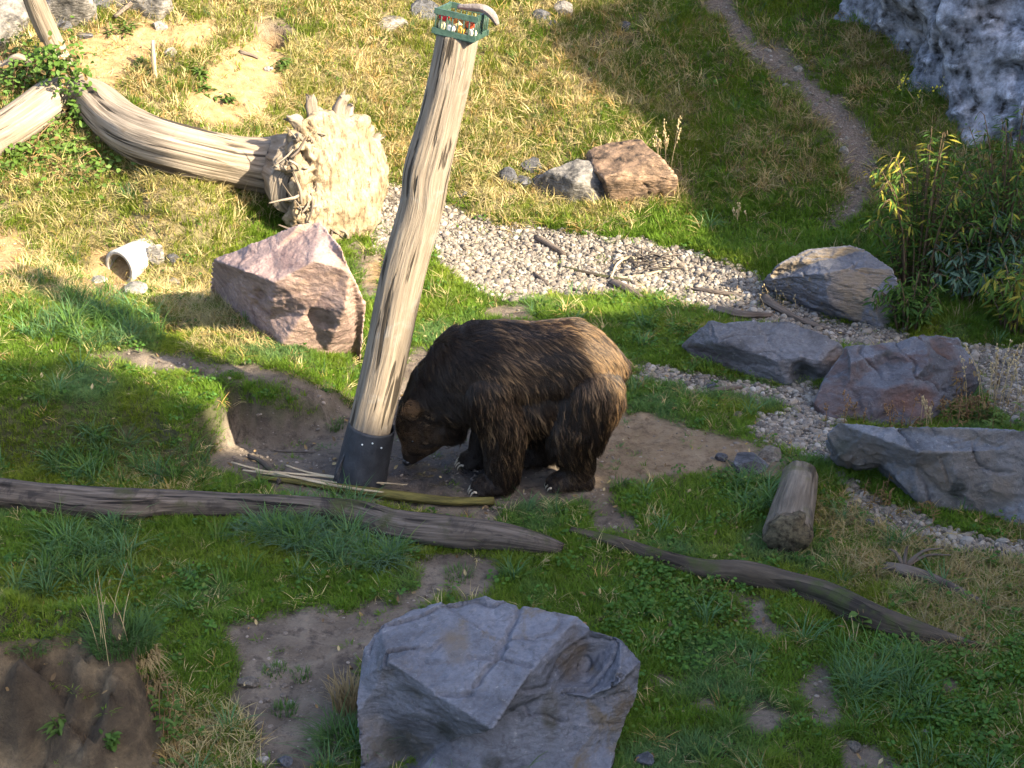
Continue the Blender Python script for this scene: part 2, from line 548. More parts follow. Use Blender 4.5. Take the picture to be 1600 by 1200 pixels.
PATH = [[(1085, -20), (1132, -20), (1180, 55), (1262, 108), (1340, 180), (1368, 232), (1368, 300), (1345, 340), (1298, 358), (1290, 345), (1330, 312), (1312, 240), (1282, 190), (1230, 132), (1150, 72)]]
DRY = [([(-300, -200), (940, -200), (1010, 180), (1020, 330), (880, 330), (620, 300), (430, 330), (-300, 330)], 0.50),
       ([(940, -200), (1420, -200), (1700, 300), (1350, 330), (1120, 310), (1010, 180)], 0.24),
       ([(1300, 830), (1700, 840), (1700, 1010), (1420, 960), (1330, 900)], 0.50),
       ([(235, 410), (340, 420), (430, 540), (330, 540), (230, 480)], 0.75),
       ([(760, 270), (1080, 260), (1070, 320), (950, 350), (720, 340)], 0.62),
       ([(-300, 330), (430, 330), (330, 400), (200, 460), (-300, 480)], 0.48),
       ([(180, 1080), (420, 1100), (440, 1230), (240, 1230)], 0.35),
       ([(1440, 970), (1560, 1000), (1540, 1030), (1440, 1000)], 0.85),
       ([(180, 700), (320, 700), (320, 760), (180, 760)], 0.30),
       ([(1300, 780), (1480, 830), (1460, 880), (1280, 830)], 0.55)]

def cover(x, y, z):
    px, py = proj(np.stack([x, y, z], -1))
    bad = np.isnan(px)
    px = np.where(bad, -5000, px); py = np.where(bad, -5000, py)
    w1 = fbm2(x, y, 5.0, 4, 31) ; w2 = fbm2(x, y, 5.0, 4, 32)
    qx, qy = px + 20 * w1, py + 13 * w2
    def m(polys, soft=5):
        d = np.full(px.shape, -1e9)
        for p in polys: d = np.maximum(d, poly_sd(qx, qy, p))
        return smooth(-soft, soft, d)
    dry = np.full(px.shape, 0.025)
    for p, v in DRY:
        dry = np.maximum(dry, v * smooth(-30, 25, poly_sd(px + 40 * w1, py + 30 * w2, p)))
    dry = dry * (0.6 + 0.4 * smooth(-0.4, 0.3, w1)) + 0.25 * fbm2(x, y, 1.3, 3, 40) * (dry > 0.2)
    return dict(dirt=m(DIRT, 11), warm=np.maximum(m(WARM, 12), .42 * m([[(905, 635), (1020, 640), (1120, 675), (1240, 720), (1190, 750), (1060, 760), (930, 775), (900, 700)]], 25)), gravel=m(GRAVEL, 6), path=m(PATH, 17), dry=np.clip(dry, 0, 1), px=px, py=py)

# ------------------------------------------------------------------ ground
def axis(parts):
    out = []
    for a, b, s in parts: out.append(np.arange(a, b, s))
    return np.concatenate(out)
gx = axis([(-36, -10, 1.3), (-10, -5.6, 0.15), (-5.6, 6.4, 0.042), (6.4, 10, 0.15), (10, 36.1, 1.3)])
gy = axis([(-14, 5.2, 0.8), (5.2, 17.2, 0.042), (17.2, 21.0, 0.09), (21.0, 48.1, 1.0)])
GX, GY = np.meshgrid(gx, gy)
fx, fy = GX.ravel(), GY.ravel()
fz = H(fx, fy)
cv = cover(fx, fy, fz)
rough_soil = 0.020 * fbm2(fx, fy, 9.0, 4, 61) + 0.009 * fbm2(fx, fy, 30.0, 2, 62) + 0.012 * np.abs(fbm2(fx, fy, 5.0, 3, 63))
mound_ = (fx < -1.75) & (fy < 7.3)
near = (fx > -6) & (fx < 6.6) & (fy > 5)
fz = fz + np.where(near, rough_soil * (0.35 + 0.65 * cv['dirt']), 0)
nx, ny = len(gx), len(gy)
idx = np.arange(nx * ny).reshape(ny, nx)
quads = np.stack([idx[:-1, :-1].ravel(), idx[:-1, 1:].ravel(), idx[1:, 1:].ravel(), idx[1:, :-1].ravel()], 1)

t = NT('soil')
a1 = t.attr('cover'); a2 = t.attr('cover2')
s1 = t.n('ShaderNodeSeparateColor'); t.t.links.new(a1.outputs['Color'], s1.inputs[0])
s2 = t.n('ShaderNodeSeparateColor'); t.t.links.new(a2.outputs['Color'], s2.inputs[0])
o = t.coord('Object')
nA = t.noise(o, 2.2, 6, 0.65, 0.4); nB = t.noise(o, 11, 6, 0.7); nC = t.noise(o, 55, 5, 0.7)
under = t.ramp(nB, (0.35, (0.030, 0.034, 0.014)), (0.6, (0.060, 0.060, 0.026)))
under = t.mix(s2.outputs[1], under, t.ramp(nB, (0.35, (0.13, 0.095, 0.05)), (0.65, (0.26, 0.20, 0.11))))
dirt = t.ramp(nA, (0.30, (0.066, 0.049, 0.036)), (0.50, (0.135, 0.105, 0.078)), (0.70, (0.205, 0.165, 0.125)))
dirt = t.mix(t.ramp(nB, (0.36, 0.8), (0.50, 0.0)), dirt, (0.045, 0.033, 0.027))
dirt = t.mix(t.ramp(nC, (0.60, 0.0), (0.72, 0.35)), dirt, (0.30, 0.26, 0.22))
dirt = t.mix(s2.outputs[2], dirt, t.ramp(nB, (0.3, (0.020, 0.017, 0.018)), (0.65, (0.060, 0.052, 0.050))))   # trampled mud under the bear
warm = t.ramp(nB, (0.3, (0.13, 0.08, 0.036)), (0.5, (0.235, 0.152, 0.072)), (0.7, (0.32, 0.225, 0.12)))
grav = t.ramp(t.vor(o, 22, 'F1', 'Distance'), (0.0, (0.17, 0.145, 0.12)), (0.5, (0.10, 0.083, 0.068)), (0.75, (0.04, 0.033, 0.028)))
pth = t.ramp(nC, (0.3, (0.06, 0.042, 0.032)), (0.5, (0.115, 0.085, 0.066)), (0.7, (0.20, 0.16, 0.13)))
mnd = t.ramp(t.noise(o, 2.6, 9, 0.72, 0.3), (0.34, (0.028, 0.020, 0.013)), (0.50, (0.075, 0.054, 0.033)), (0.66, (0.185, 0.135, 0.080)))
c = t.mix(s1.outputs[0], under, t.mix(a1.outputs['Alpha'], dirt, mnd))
c = t.mix(s2.outputs[0], c, warm)
c = t.mix(s1.outputs[1], c, grav)
c = t.mix(s1.outputs[2], c, pth)
hh = t.math('ADD', t.math('MULTIPLY', nB, 0.6), t.math('MULTIPLY', nC, 0.5))
b = t.bsdf(c, t.mix(s2.outputs[2], (0.92, 0.92, 0.92), t.ramp(nB, (0.42, 0.12), (0.58, 0.6))), t.bump(hh, 0.9, 0.04), 0.25)
M_soil = t.m

me = bpy.data.meshes.new('ground')
me.vertices.add(nx * ny); me.vertices.foreach_set('co', np.stack([fx, fy, fz], 1).ravel())
me.loops.add(quads.size); me.loops.foreach_set('vertex_index', quads.ravel().astype(np.int32))
me.polygons.add(len(quads))
me.polygons.foreach_set('loop_start', (np.arange(len(quads)) * 4).astype(np.int32))
me.polygons.foreach_set('loop_total', np.full(len(quads), 4, np.int32))
me.update(calc_edges=True)
me.polygons.foreach_set('use_smooth', np.ones(len(quads), bool))
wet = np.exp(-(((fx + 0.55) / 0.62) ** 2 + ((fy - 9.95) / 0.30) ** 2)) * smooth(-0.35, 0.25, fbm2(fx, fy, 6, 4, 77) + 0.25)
# front of the earth bank is darker, rooty soil
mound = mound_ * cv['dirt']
for nm, arr, al in (('cover', (cv['dirt'], cv['gravel'], cv['path']), mound), ('cover2', (cv['warm'], np.clip(cv['dry'] * 1.3, 0, 1), np.clip(wet * 1.7, 0, 1)), np.ones(nx * ny))):
    at = me.attributes.new(nm, 'FLOAT_COLOR', 'POINT')
    at.data.foreach_set('color', np.stack([*arr, al], 1).astype(np.float32).ravel())
me.materials.append(M_soil)
g = bpy.data.objects.new('ground', me); COL.objects.link(g)
tag(g, 'bare soil and turf of the bear enclosure rising to a hillside', 'ground', kind='structure')

# ------------------------------------------------------------------ rock walls: the grey cliff in view, and an unseen one added beyond the frame to shade the hollow
M_cliff = rock_mat('cliff_rock', (0.42, 0.44, 0.51), (0.21, 0.22, 0.265), (0.40, 0.39, 0.40), 0.3, None, 0.3, 0.9, (1.6, 1.6, 0.5))
def wall(name, base, height, lean, seed, label, cat, amp=0.5, back=4.0, step=0.14, mat=None, kind=None):
    """a closed rock wall standing on a line of ground points; height per point"""
    B = catmull(np.array([[p[0], p[1], h_, 0] for p, h_ in zip(base, height)], float), step)
    nb = len(B)
    T = np.gradient(B[:, :2], axis=0); T /= np.linalg.norm(T, axis=1)[:, None]
    Nn = np.stack([T[:, 1], -T[:, 0]], 1)                     # outward (towards the hollow)
    nv = max(10, int(np.max(B[:, 2]) / step))
    rows = []
    for j in range(nv + 1):
        f = j / nv
        z0 = H(B[:, 0], B[:, 1]) - 0.5
        z = z0 + f * (B[:, 2] - z0)
        off = -lean * f * 1.0
        P = np.stack([B[:, 0] + Nn[:, 0] * off, B[:, 1] + Nn[:, 1] * off, z], 1)
        k = P * np.array([0.55, 0.55, 0.32])
        big = fbm(k, 3, seed)
        rid = 1 - np.abs(fbm(P * np.array([1.1, 1.1, 0.55]) + 3 * big[:, None] * 0.3, 4, seed + 5)) * 2
        sm = fbm(P * 3.2, 4, seed + 11)
        rid2 = 1 - np.abs(fbm(P * np.array([2.6, 2.6, 1.2]) + 0.6 * sm[:, None], 4, seed + 15)) * 2
        d = amp * (0.9 * big + 0.75 * rid + 0.42 * rid2 + 0.20 * sm + 0.10 * fbm(P * 9, 3, seed + 21)) * (1.0 if j < nv else 0.3)
        P[:, 0] += Nn[:, 0] * d; P[:, 1] += Nn[:, 1] * d
        P[:, 2] += 0.10 * sm * (0 if j == nv else 1)
        rows.append(P)
    for w_ in (0.5, 1.0):
        P = rows[nv].copy(); P[:, 0] -= Nn[:, 0] * back * w_; P[:, 1] -= Nn[:, 1] * back * w_; P[:, 2] -= 0.05 + 0.15 * w_
        rows.append(P)
    P = rows[-1].copy(); P[:, 2] = -1.0; rows.append(P)
    V = np.concatenate(rows); nr = len(rows)
    F = [(j * nb + i, j * nb + i + 1, (j + 1) * nb + i + 1, (j + 1) * nb + i) for j in range(nr - 1) for i in range(nb - 1)]
    F.append(tuple(j * nb for j in range(nr))); F.append(tuple(j * nb + nb - 1 for j in reversed(range(nr))))
    o = mesh_obj(name, V, F, mat or M_cliff, (B[:, 0].mean(), B[:, 1].mean(), 0))
    return tag(o, label, cat, kind=kind)

cl = [ground(*p) for p in [(1315, -70), (1352, 5), (1415, 80), (1475, 138), (1535, 172), (1600, 182), (1680, 190)]]
cb = [(p[0], p[1]) for p in cl]
cb = [(cb[0][0] - 0.5, cb[0][1] + 3.0)] + cb + [(cb[-1][0] + 1.6, cb[-1][1] - 0.4)]
wall('cliff', cb[::1], [9, 8.5, 8, 7.5, 7.2, 7, 7, 7, 7], 1.2, 4, 'blue grey rock cliff towering over the grassy hillside at the top of the picture', 'cliff', amp=0.42, step=0.06)

# the edge of the shade, as points of the ground or of things: (photo pixel) -> profile of the wall's top seen from the sun
U = np.array([-LDIR[1] * -1, -LDIR[0]])                  # across the light
def uw(P):
    a = P[0] * LDIR[0] + P[1] * LDIR[1]
    return P[0] * U[0] + P[1] * U[1], P[2] + TE * a
edge = [ground(*p) for p in [(640, 490), (700, 460), (800, 466), (950, 455), (1040, 425), (1085, 402), (1015, 335), (1018, 260), (1005, 170), (905, 110), (830, 62), (900, 20), (960, -20)]]
edge += [at_y(915, 640, 9.75), at_y(590, 590, 9.76)]
EDGE = [uw(p) for p in edge]
b_ = uw(at_y(700, 500, 9.86)); c_ = uw(at_y(840, 478, 9.86)); d_ = uw(at_y(875, 482, 9.86))
EDGE += [(7.62, b_[1] + 0.55), (b_[0], b_[1] + 0.62), (c_[0] - .01, c_[1] + 0.60), (d_[0] + .01, d_[1] - 0.45)]
EDGE = [(u, w + 0.45 * float(smooth(12.8, 13.6, u))) for u, w in sorted(EDGE)]
prof = [(-2.0, 6.4), (7.10, 6.4), (7.22, 5.0)] + EDGE + [(EDGE[-1][0] + 0.5, 9.5), (EDGE[-1][0] + 1.5, 12.5), (20.5, 13.0)]
pu = np.array([p[0] for p in prof]); pw = np.array([p[1] for p in prof])
A_C = -6.2
us = np.concatenate([np.arange(-2.0, 6.9, 0.5), np.arange(6.9, 9.0, 0.1), np.arange(9.0, 20.5, 0.4)])
wb = [(u * U[0] + A_C * LDIR[0], u * U[1] + A_C * LDIR[1]) for u in us]
wh = [float(np.interp(u, pu, pw)) - TE * A_C + 0.12 * math.sin(5.1 * u) for u in us]
wall('cliff', wb[::-1], wh[::-1], 0.8, 14, 'unseen rock wall added beyond the frame to cast shade on the hollow', 'cliff', amp=0.10, back=3.0, step=0.12, kind='structure')  # added shade caster, out of view; top outline shaped to the wanted shadow edge

# ------------------------------------------------------------------ boulders
def rock(name, base_px, pts, mat, label, cat='boulder', group=None, voxel=0.02, chips=26, chip=0.05, seed=0, amp=0.03, strata=0.0, sdir=(0.2, 0.3, 1.0), back=0.3, cuts=()):
    """a chipped stone: visible corners as (photo x, y, metres above its foot), its hidden back completed"""
    g0 = ground(*base_px)
    z0 = g0[2]
    W = []
    for px, py, z in pts:
        p = at_z(px, py, z0 + z)
        W.append(p)
        if z > 0.08:
            W.append(p + np.array([0, back * 0.6, -z * 0.45])); W.append(np.array([p[0] * 0.97 + g0[0] * 0.03, p[1] + back, z0 - 0.12]))
        else:
            W.append(p + np.array([0, 0.02, -0.22]))
    W = np.array(W)
    bm = bmesh.new()
    for w in W: bm.verts.new(w)
    bmesh.ops.convex_hull(bm, input=bm.verts[:])
    loose = [v for v in bm.verts if not v.link_faces]
    bmesh.ops.delete(bm, geom=loose, context='VERTS')
    rr = np.random.default_rng(seed + 100)
    size = float(np.max(W.max(0) - W.min(0)))
    for k in range(chips):
        n = rr.normal(size=3); n[2] = abs(n[2]) * 0.7 + (0.1 if k % 3 else -0.1); n /= np.linalg.norm(n)
        co = np.array([v.co[:] for v in bm.verts])
        s = (co @ n).max() - chip * size * rr.uniform(0.15, 1.0)
        r_ = bmesh.ops.bisect_plane(bm, geom=bm.verts[:] + bm.edges[:] + bm.faces[:], plane_co=Vector(n * s), plane_no=Vector(n), clear_outer=True)
        ed = [e for e in bm.edges if e.is_boundary]
        if ed: bmesh.ops.holes_fill(bm, edges=ed)
    bmesh.ops.triangulate(bm, faces=bm.faces[:])
    bm.verts.ensure_lookup_table()
    V = np.array([v.co[:] for v in bm.verts]); F = [tuple(v.index for v in f.verts) for f in bm.faces]
    bm.verts.index_update()
    F = [tuple(v.index for v in f.verts) for f in bm.faces]
    bm.free()
    P, N, Q = remesh_data(V, F, voxel)
    f1 = fbm(P * (3.2 / size ** 0.5), 4, seed)
    rid = 1 - 2 * np.abs(fbm(P * (5.0 / size ** 0.5) + f1[:, None] * 0.4, 4, seed + 3))
    d = amp * (0.6 * f1 + 0.5 * rid) + amp * 0.22 * fbm(P * 22, 3, seed + 8)
    if strata:
        q = P @ (np.array(sdir) / np.linalg.norm(sdir))
        ph = q * strata + 1.3 * fbm(P * 2.2, 3, seed + 20)
        fr = ph - np.floor(ph)
        d = d - amp * 1.3 * (1 - smooth(0.0, 0.14, fr)) * smooth(-0.15, 0.25, fbm(P * 2.8, 3, seed + 30))
        d = d + amp * 0.9 * (_hash(np.floor(ph).astype(np.int64), 0 * P[:, 0].astype(np.int64), 0 * P[:, 0].astype(np.int64), seed) - 0.5)
    for (cpx, cpy, cz, rx, dep) in cuts:        # broken-out hollows
        c = at_z(cpx, cpy, z0 + cz)
        r2 = np.linalg.norm((P - c) / rx, axis=1)
        d = d - dep * (1 - smooth(0.55, 1.0, r2 + 0.25 * f1))
    P = P + N * d[:, None]
    o = mesh_obj(name, P, Q, mat, (g0[0], g0[1], z0))
    return tag(o, label, cat, group)

M_slate = rock_mat('slate_blue', (0.121, 0.123, 0.144), (0.042, 0.042, 0.049), (0.147, 0.121, 0.096), 0.25, None, 0.35, 1.0, (1, 1, 2.2), (0.118, 0.085, 0.044))
M_red = rock_mat('red_stone', (0.255, 0.178, 0.16), (0.12, 0.072, 0.072), (0.36, 0.24, 0.165), 0.45, (0.45, -0.75, 0.1), 0.3, 1.3, (1, 1, 1.6))
M_greytan = rock_mat('grey_tan', (0.136, 0.132, 0.144), (0.048, 0.048, 0.056), (0.216, 0.156, 0.092), 0.8, (0.25, -0.95, 0.1), 0.25, 1.0, (1, 1, 4), None)
M_grey = rock_mat('grey_stone', (0.107, 0.105, 0.114), (0.039, 0.038, 0.042), (0.118, 0.096, 0.081), 0.3, None, 0.3, 1.1, (1, 1, 2))
M_rust = rock_mat('rust_grey', (0.094, 0.096, 0.112), (0.034, 0.034, 0.040), (0.107, 0.061, 0.048), 0.7, (-0.45, -0.8, 0.0), 0.3, 1.0, (1, 1, 1.4), (0.074, 0.040, 0.033))
M_bigg = rock_mat('big_grey', (0.114, 0.118, 0.132), (0.039, 0.040, 0.046), (0.147, 0.121, 0.099), 0.7, (0.1, -1.0, -0.1), 0.4, 0.9, (1.2, 1.2, 1.2))
M_slab = rock_mat('slab_brown', (0.42, 0.265, 0.165), (0.24, 0.16, 0.11), (0.38, 0.31, 0.25), 0.2, None, 0.2, 1.0)
M_tan = rock_mat('tan_stone', (0.20, 0.165, 0.13), (0.09, 0.07, 0.055), (0.24, 0.19, 0.14), 0.4, None, 0.15, 1.5)
M_pale = rock_mat('pale_stone', (0.36, 0.325, 0.285), (0.20, 0.175, 0.155), (0.28, 0.225, 0.17), 0.3, None, 0.3, 1.0)

def chipped(P, N, size, seed, amp):
    """flat chips: each cell of a scattered set tilts its own way"""
    rr = np.random.default_rng(seed + 300)
    from mathutils.kdtree import KDTree
    lo, hi = P.min(0) - .1, P.max(0) + .1
    d = np.zeros(len(P))
    for n_, a in ((30, .8), (260, .45), (1500, .30)):
        S = rr.uniform(lo, hi, (n_, 3)); G = rr.normal(0, 1, (n_, 3))
        sc = np.array([1, 1, 1.7])
        kd = KDTree(n_)
        for i, c in enumerate(S): kd.insert(Vector(c * sc), i)
        kd.balance()
        Pw = (P + 0.04 * np.stack([fbm(P * 6, 2, seed + 1), fbm(P * 6, 2, seed + 2), fbm(P * 6, 2, seed + 3)], 1)) * sc
        ci = np.array([kd.find(Vector(p))[1] for p in Pw])
        cell = size / n_ ** (1 / 3)
        d += a * np.clip(np.sum(G[ci] * (P - S[ci]), 1) / cell, -1, 1) + a * 0.35 * rr.normal(0, 1, n_)[ci]
    return d * amp

def facet_rock(name, base_px, verts, outline, faces, mat, label, cat='boulder', group=None, voxel=0.014, seed=0, amp=0.012, back=0.35, strata=0.0, sdir=(0, 0, 1), cuts=(), stains=(), cracks=()):
    """a boulder from the corners and faces the photograph shows: verts {key: (photo x, y, metres above foot)}; the hidden back is closed behind the outline"""
    g0 = ground(*base_px); z0 = g0[2]
    keys = list(verts); ix = {k: i for i, k in enumerate(keys)}
    V = [at_z(verts[k][0], verts[k][1], z0 + verts[k][2]) if verts[k][2] > .03 else ground(verts[k][0], verts[k][1]) for k in keys]
    F = []
    for f in faces:
        ids = [ix[k] for k in f]
        c = np.mean([V[i] for i in ids], 0); ci = len(V); V.append(c)
        for a, b in zip(ids, ids[1:] + ids[:1]): F.append((ci, a, b))
    cen = np.mean([V[ix[k]] for k in outline], 0)
    bk = []
    for k in outline:
        p = V[ix[k]]; zz = verts[k][2]
        q = np.array([p[0] * .90 + cen[0] * .10, p[1] + back * (0.45 + 0.55 * min(1, zz / .4)), z0 + zz * .55 - .10])
        if zz < .1: q = p + np.array([0, .12, -.30])
        bk.append(len(V)); V.append(q)
    o = [ix[k] for k in outline]
    for i in range(len(o)):
        j = (i + 1) % len(o)
        F += [(o[i], bk[i], bk[j]), (o[i], bk[j], o[j])]
    c = np.mean([V[i] for i in bk], 0); c[2] = min(c[2], z0 - .15); c[1] += back * .3; V.append(c)
    for i in range(len(bk)): F.append((len(V) - 1, bk[(i + 1) % len(bk)], bk[i]))
    bm = bmesh.new()
    bv = [bm.verts.new(v) for v in V]
    for f in F:
        try: bm.faces.new([bv[i] for i in f])
        except ValueError: pass
    bmesh.ops.recalc_face_normals(bm, faces=bm.faces[:])
    bm.verts.index_update()
    F = [tuple(v.index for v in f.verts) for f in bm.faces]
    bm.free()
    P, N, Q = remesh_data(V, F, voxel)
    size = float(np.max(P.max(0) - P.min(0)))
    d = chipped(P, N, size, seed, amp) + amp * 0.5 * fbm(P * 9, 4, seed) + amp * .45 * fbm(P * 26, 3, seed + 8)
    if strata:
        q = P @ (np.array(sdir) / np.linalg.norm(sdir)); ph = q * strata + 1.1 * fbm(P * 2.0, 3, seed + 20)
        fr = ph - np.floor(ph); msk = smooth(-.1, .25, fbm(P * 2.6, 3, seed + 30))
        d = d - amp * 1.8 * (1 - smooth(0, .12, fr)) * msk + amp * 1.5 * (fr - .5) * msk
    for (cpx, cpy, cz, rx, dep) in cuts:
        c = at_z(cpx, cpy, z0 + cz)
        d = d - dep * (1 - smooth(.5, 1.0, np.linalg.norm((P - c) / rx, axis=1) + .25 * fbm(P * 4, 3, seed + 4)))
    if cracks:
        qx, qy = proj(P)
        w = 5 * fbm(P * 8, 3, seed + 41)
        for cr in cracks:
            d = d - 0.022 * (1 - smooth(1.5, 5.5, seg_dist(qx + w, qy + w, cr)))
    stn = np.zeros(len(P))
    scol = np.zeros((len(P), 3)) + np.array([0.075, 0.050, 0.024])
    for st_ in stains:
        cpx, cpy, cz, rx = st_[:4]
        c = at_z(cpx, cpy, z0 + cz)
        w = 1 - smooth(.45, 1.15, np.linalg.norm((P - c) / np.asarray(rx), axis=1) + .55 * fbm(P * 6, 4, seed + 6))
        if len(st_) > 4: scol = np.where((w > stn)[:, None], np.array(st_[4]), scol)
        stn = np.maximum(stn, w)
    o = mesh_obj(name, P + N * d[:, None], Q, mat, g0)
    o.data.attributes.new('stain', 'FLOAT_COLOR', 'POINT').data.foreach_set('color', np.concatenate([scol, stn[:, None]], 1).astype(np.float32).ravel())
    return tag(o, label, cat, group)

V = dict(A=(594, 978, .60), B=(641, 950, .62), C=(759, 931, .64), D=(811, 946, .63), E=(903, 963, .60), F=(924, 984, .56), G=(969, 995, .52), H=(1005, 1032, .44), I=(996, 1085, .30), J=(966, 1160, .10), K=(944, 1228, .0),
         L=(720, 1234, .0), M=(568, 1228, .0), N=(555, 1119, .28), O=(559, 1062, .42), P=(568, 1012, .52), Q=(609, 1034, .585), R=(687, 1087, .50), S=(770, 1138, .43), m=(732, 1032, .565), T=(834, 1042, .56), W=(862, 1080, .40),
         X=(920, 1088, .36), Y=(966, 1070, .43), a=(594, 1126, .22), b=(700, 1158, .16), h=(915, 1035, .36), c=(645, 1185, .03))
facet_rock('boulder', (740, 1199), V, 'ABCDEFGHIJKLMNOP', ['ABCmRQ', 'CDETm', 'mTS', 'mSR', 'PAQO', 'OQaN', 'QRSba', 'NacM', 'abc', 'cbLM', 'TEFh', 'FGh', 'ThW', 'hXW', 'hYX', 'GHY', 'hGY', 'HIXY', 'STWb', 'WXIJ', 'WJKL', 'WLb'],
     M_slate, 'large blue grey slate boulder with a broken flat top in the foreground grass', voxel=0.0105, seed=1, amp=0.009, back=.22, strata=9, sdir=(0.2, -0.5, 0.85), stains=[(880, 1030, .42, .17), (715, 1010, .56, (.10, .16, .10), (0.13, 0.098, 0.068)), (990, 1110, .25, .12), (700, 1130, .25, (.08, .2, .10), (0.022, 0.024, 0.020)), (630, 1165, .10, (.18, .3, .10), (0.022, 0.024, 0.020)), (860, 1110, .3, (.05, .2, .15), (0.06, 0.05, 0.03)), (640, 1075, .45, (.12, .12, .03), (0.022, 0.024, 0.020)), (770, 1185, .1, (.08, .2, .06), (0.022, 0.024, 0.020))],
     cracks=[[(811, 946), (812, 960), (788, 1002), (776, 1016)], [(735, 1028), (780, 1025), (830, 1042)], [(790, 1010), (760, 1045), (740, 1072)], [(687, 1087), (735, 1082)]])
V = dict(a=(330, 404, .55), b=(384, 384, .72), c=(472, 348, .97), d=(500, 345, .98), e=(532, 384, .9), f=(548, 424, .72), g=(570, 472, .40), h=(557, 558, 0), i=(508, 554, 0), j=(440, 542, 0), k=(404, 518, .0), l=(366, 488, .0), m=(326, 466, .0),
         n=(384, 424, .64), o=(430, 440, .62), p=(490, 408, .80), q=(540, 480, .42), r=(420, 500, .2))
facet_rock('boulder', (450, 550), V, 'abcdefghijklm', ['abcdpon', 'defp', 'opfqijr', 'fghq', 'qhi', 'norkl', 'rjk', 'anlm'], M_red, 'big reddish pink boulder left of the leaning post', seed=2, amp=0.0085, voxel=.0125, stains=[(395, 470, .4, (.16, .3, .16), (0.085, 0.055, 0.053)), (510, 510, .2, (.1, .2, .1), (0.13, 0.085, 0.06))], strata=0,
     cuts=[(505, 500, .25, .15, .04), (400, 470, .4, .10, .03)])
V = dict(a=(1188, 440, .16), b=(1215, 412, .36), c=(1263, 389, .50), d=(1330, 384, .56), e=(1355, 391, .54), f=(1397, 422, .46), g=(1409, 456, .34), h=(1402, 497, .10), i=(1380, 515, 0), j=(1342, 507, 0), k=(1238, 476, .02), n=(1286, 427, .42), o=(1347, 417, .47), p=(1297, 474, .18))
facet_rock('boulder', (1320, 512), V, 'abcdefghijk', ['abcdeon', 'efo', 'nofghijp', 'abnpk', 'pjk'], M_greytan, 'grey boulder with a tan ringed front face beside the green shrub', seed=3, amp=.009, voxel=.012, stains=[(1255, 465, .2, (.12, .2, .1), (0.08, 0.055, 0.04)), (1300, 505, .02, (.4, .2, .05), (0.022, 0.024, 0.020))], strata=9)
V = dict(a=(1065, 540, .10), b=(1109, 499, .36), c=(1134, 504, .36), d=(1234, 499, .42), e=(1313, 533, .32), f=(1321, 545, .26), g=(1286, 596, 0), h=(1230, 604, 0), i=(1180, 592, 0), j=(1090, 565, .02), n=(1122, 532, .27), o=(1213, 564, .20), p=(1255, 557, .25), q=(1281, 564, .22))
facet_rock('boulder', (1190, 593), V, 'abcdefghij', ['abn', 'bcdeqpon', 'efgq', 'opqgh', 'anohij'], M_grey, 'low flat topped grey boulder right of the bear, on the pebble bed', seed=4, amp=.009, voxel=.012, stains=[(1110, 555, .1, (.2, .2, .08), (0.06, 0.045, 0.05)), (1255, 580, .1, .12, (0.022, 0.024, 0.020)), (1300, 560, .2, (.1, .2, .1), (0.11, 0.07, 0.05))], strata=7, cuts=[(1252, 580, .1, .13, .06)])
V = dict(a=(1271, 630, .06), b=(1290, 587, .22), c=(1322, 543, .42), d=(1397, 533, .46), e=(1442, 520, .52), f=(1497, 527, .48), g=(1522, 564, .32), h=(1535, 595, .15), i=(1492, 630, .03), j=(1463, 662, 0), k=(1417, 670, 0), l=(1355, 662, 0), m=(1297, 656, 0),
         n=(1328, 566, .38), o=(1380, 566, .35), p=(1451, 566, .40), q=(1384, 608, .24), r=(1426, 597, .29), s=(1467, 618, .16))
facet_rock('boulder', (1380, 662), V, 'abcdefghijklm', ['cdepon', 'efghisrp', 'oprq', 'abcnoqlm', 'qrsjkl', 'sij'], M_rust, 'blue grey boulder with rusty brown front face, in the middle of the right hand group', seed=5, amp=.010, voxel=.012, stains=[(1440, 630, .15, (.2, .2, .12), (0.12, 0.06, 0.045)), (1300, 610, .2, (.12, .2, .2), (0.10, 0.065, 0.055)), (1390, 550, .4, (.12, .1, .03), (0.022, 0.024, 0.020))], strata=5, sdir=(.5, .1, .8))
V = dict(a=(1292, 677, .36), b=(1309, 659, .46), c=(1397, 666, .50), d=(1463, 665, .55), e=(1600, 672, .58), f=(1740, 692, .55), g=(1760, 830, 0), h=(1600, 829, 0), i=(1563, 812, 0), j=(1534, 804, 0), k=(1438, 793, .02), l=(1409, 757, .12), m=(1376, 723, .20), n=(1338, 728, .14), o=(1309, 714, .22),
         p=(1355, 677, .45), q=(1372, 694, .38), r=(1434, 706, .42), s=(1488, 706, .44), t=(1576, 702, .46), u=(1497, 756, .22))
facet_rock('boulder', (1480, 803), V, 'abcdefghijklmno', ['bcdeftsrp', 'abpqmno', 'qprsujklm', 'stu', 'utfghij'], M_bigg, 'long grey boulder with streaked face cut off by the right edge', seed=6, amp=.013, voxel=.013, stains=[(1320, 705, .3, (.12, .2, .12), (0.045, 0.05, 0.04)), (1500, 765, .2, (.06, .2, .2), (0.022, 0.024, 0.020)), (1470, 750, .25, (.14, .2, .14), (0.15, 0.115, 0.085)), (1570, 770, .2, (.12, .2, .14), (0.16, 0.125, 0.095)), (1390, 740, .25, (.04, .2, .1), (0.022, 0.024, 0.020))], strata=4, sdir=(.8, .2, .5),
     cuts=[(1335, 708, .32, .11, .05), (1460, 760, .22, .09, .04)])
rock('boulder', (1010, 308), [(916, 240, .34), (932, 226, .42), (1000, 216, .48), (1030, 245, .42), (1060, 278, .24), (1056, 306, 0), (960, 312, 0), (945, 280, .24), (1050, 290, .16), (925, 262, .28)], M_slab,
     'flat sloping reddish brown boulder at the foot of the sunny bank', voxel=0.017, chips=14, chip=0.025, seed=7, amp=0.022, strata=9)
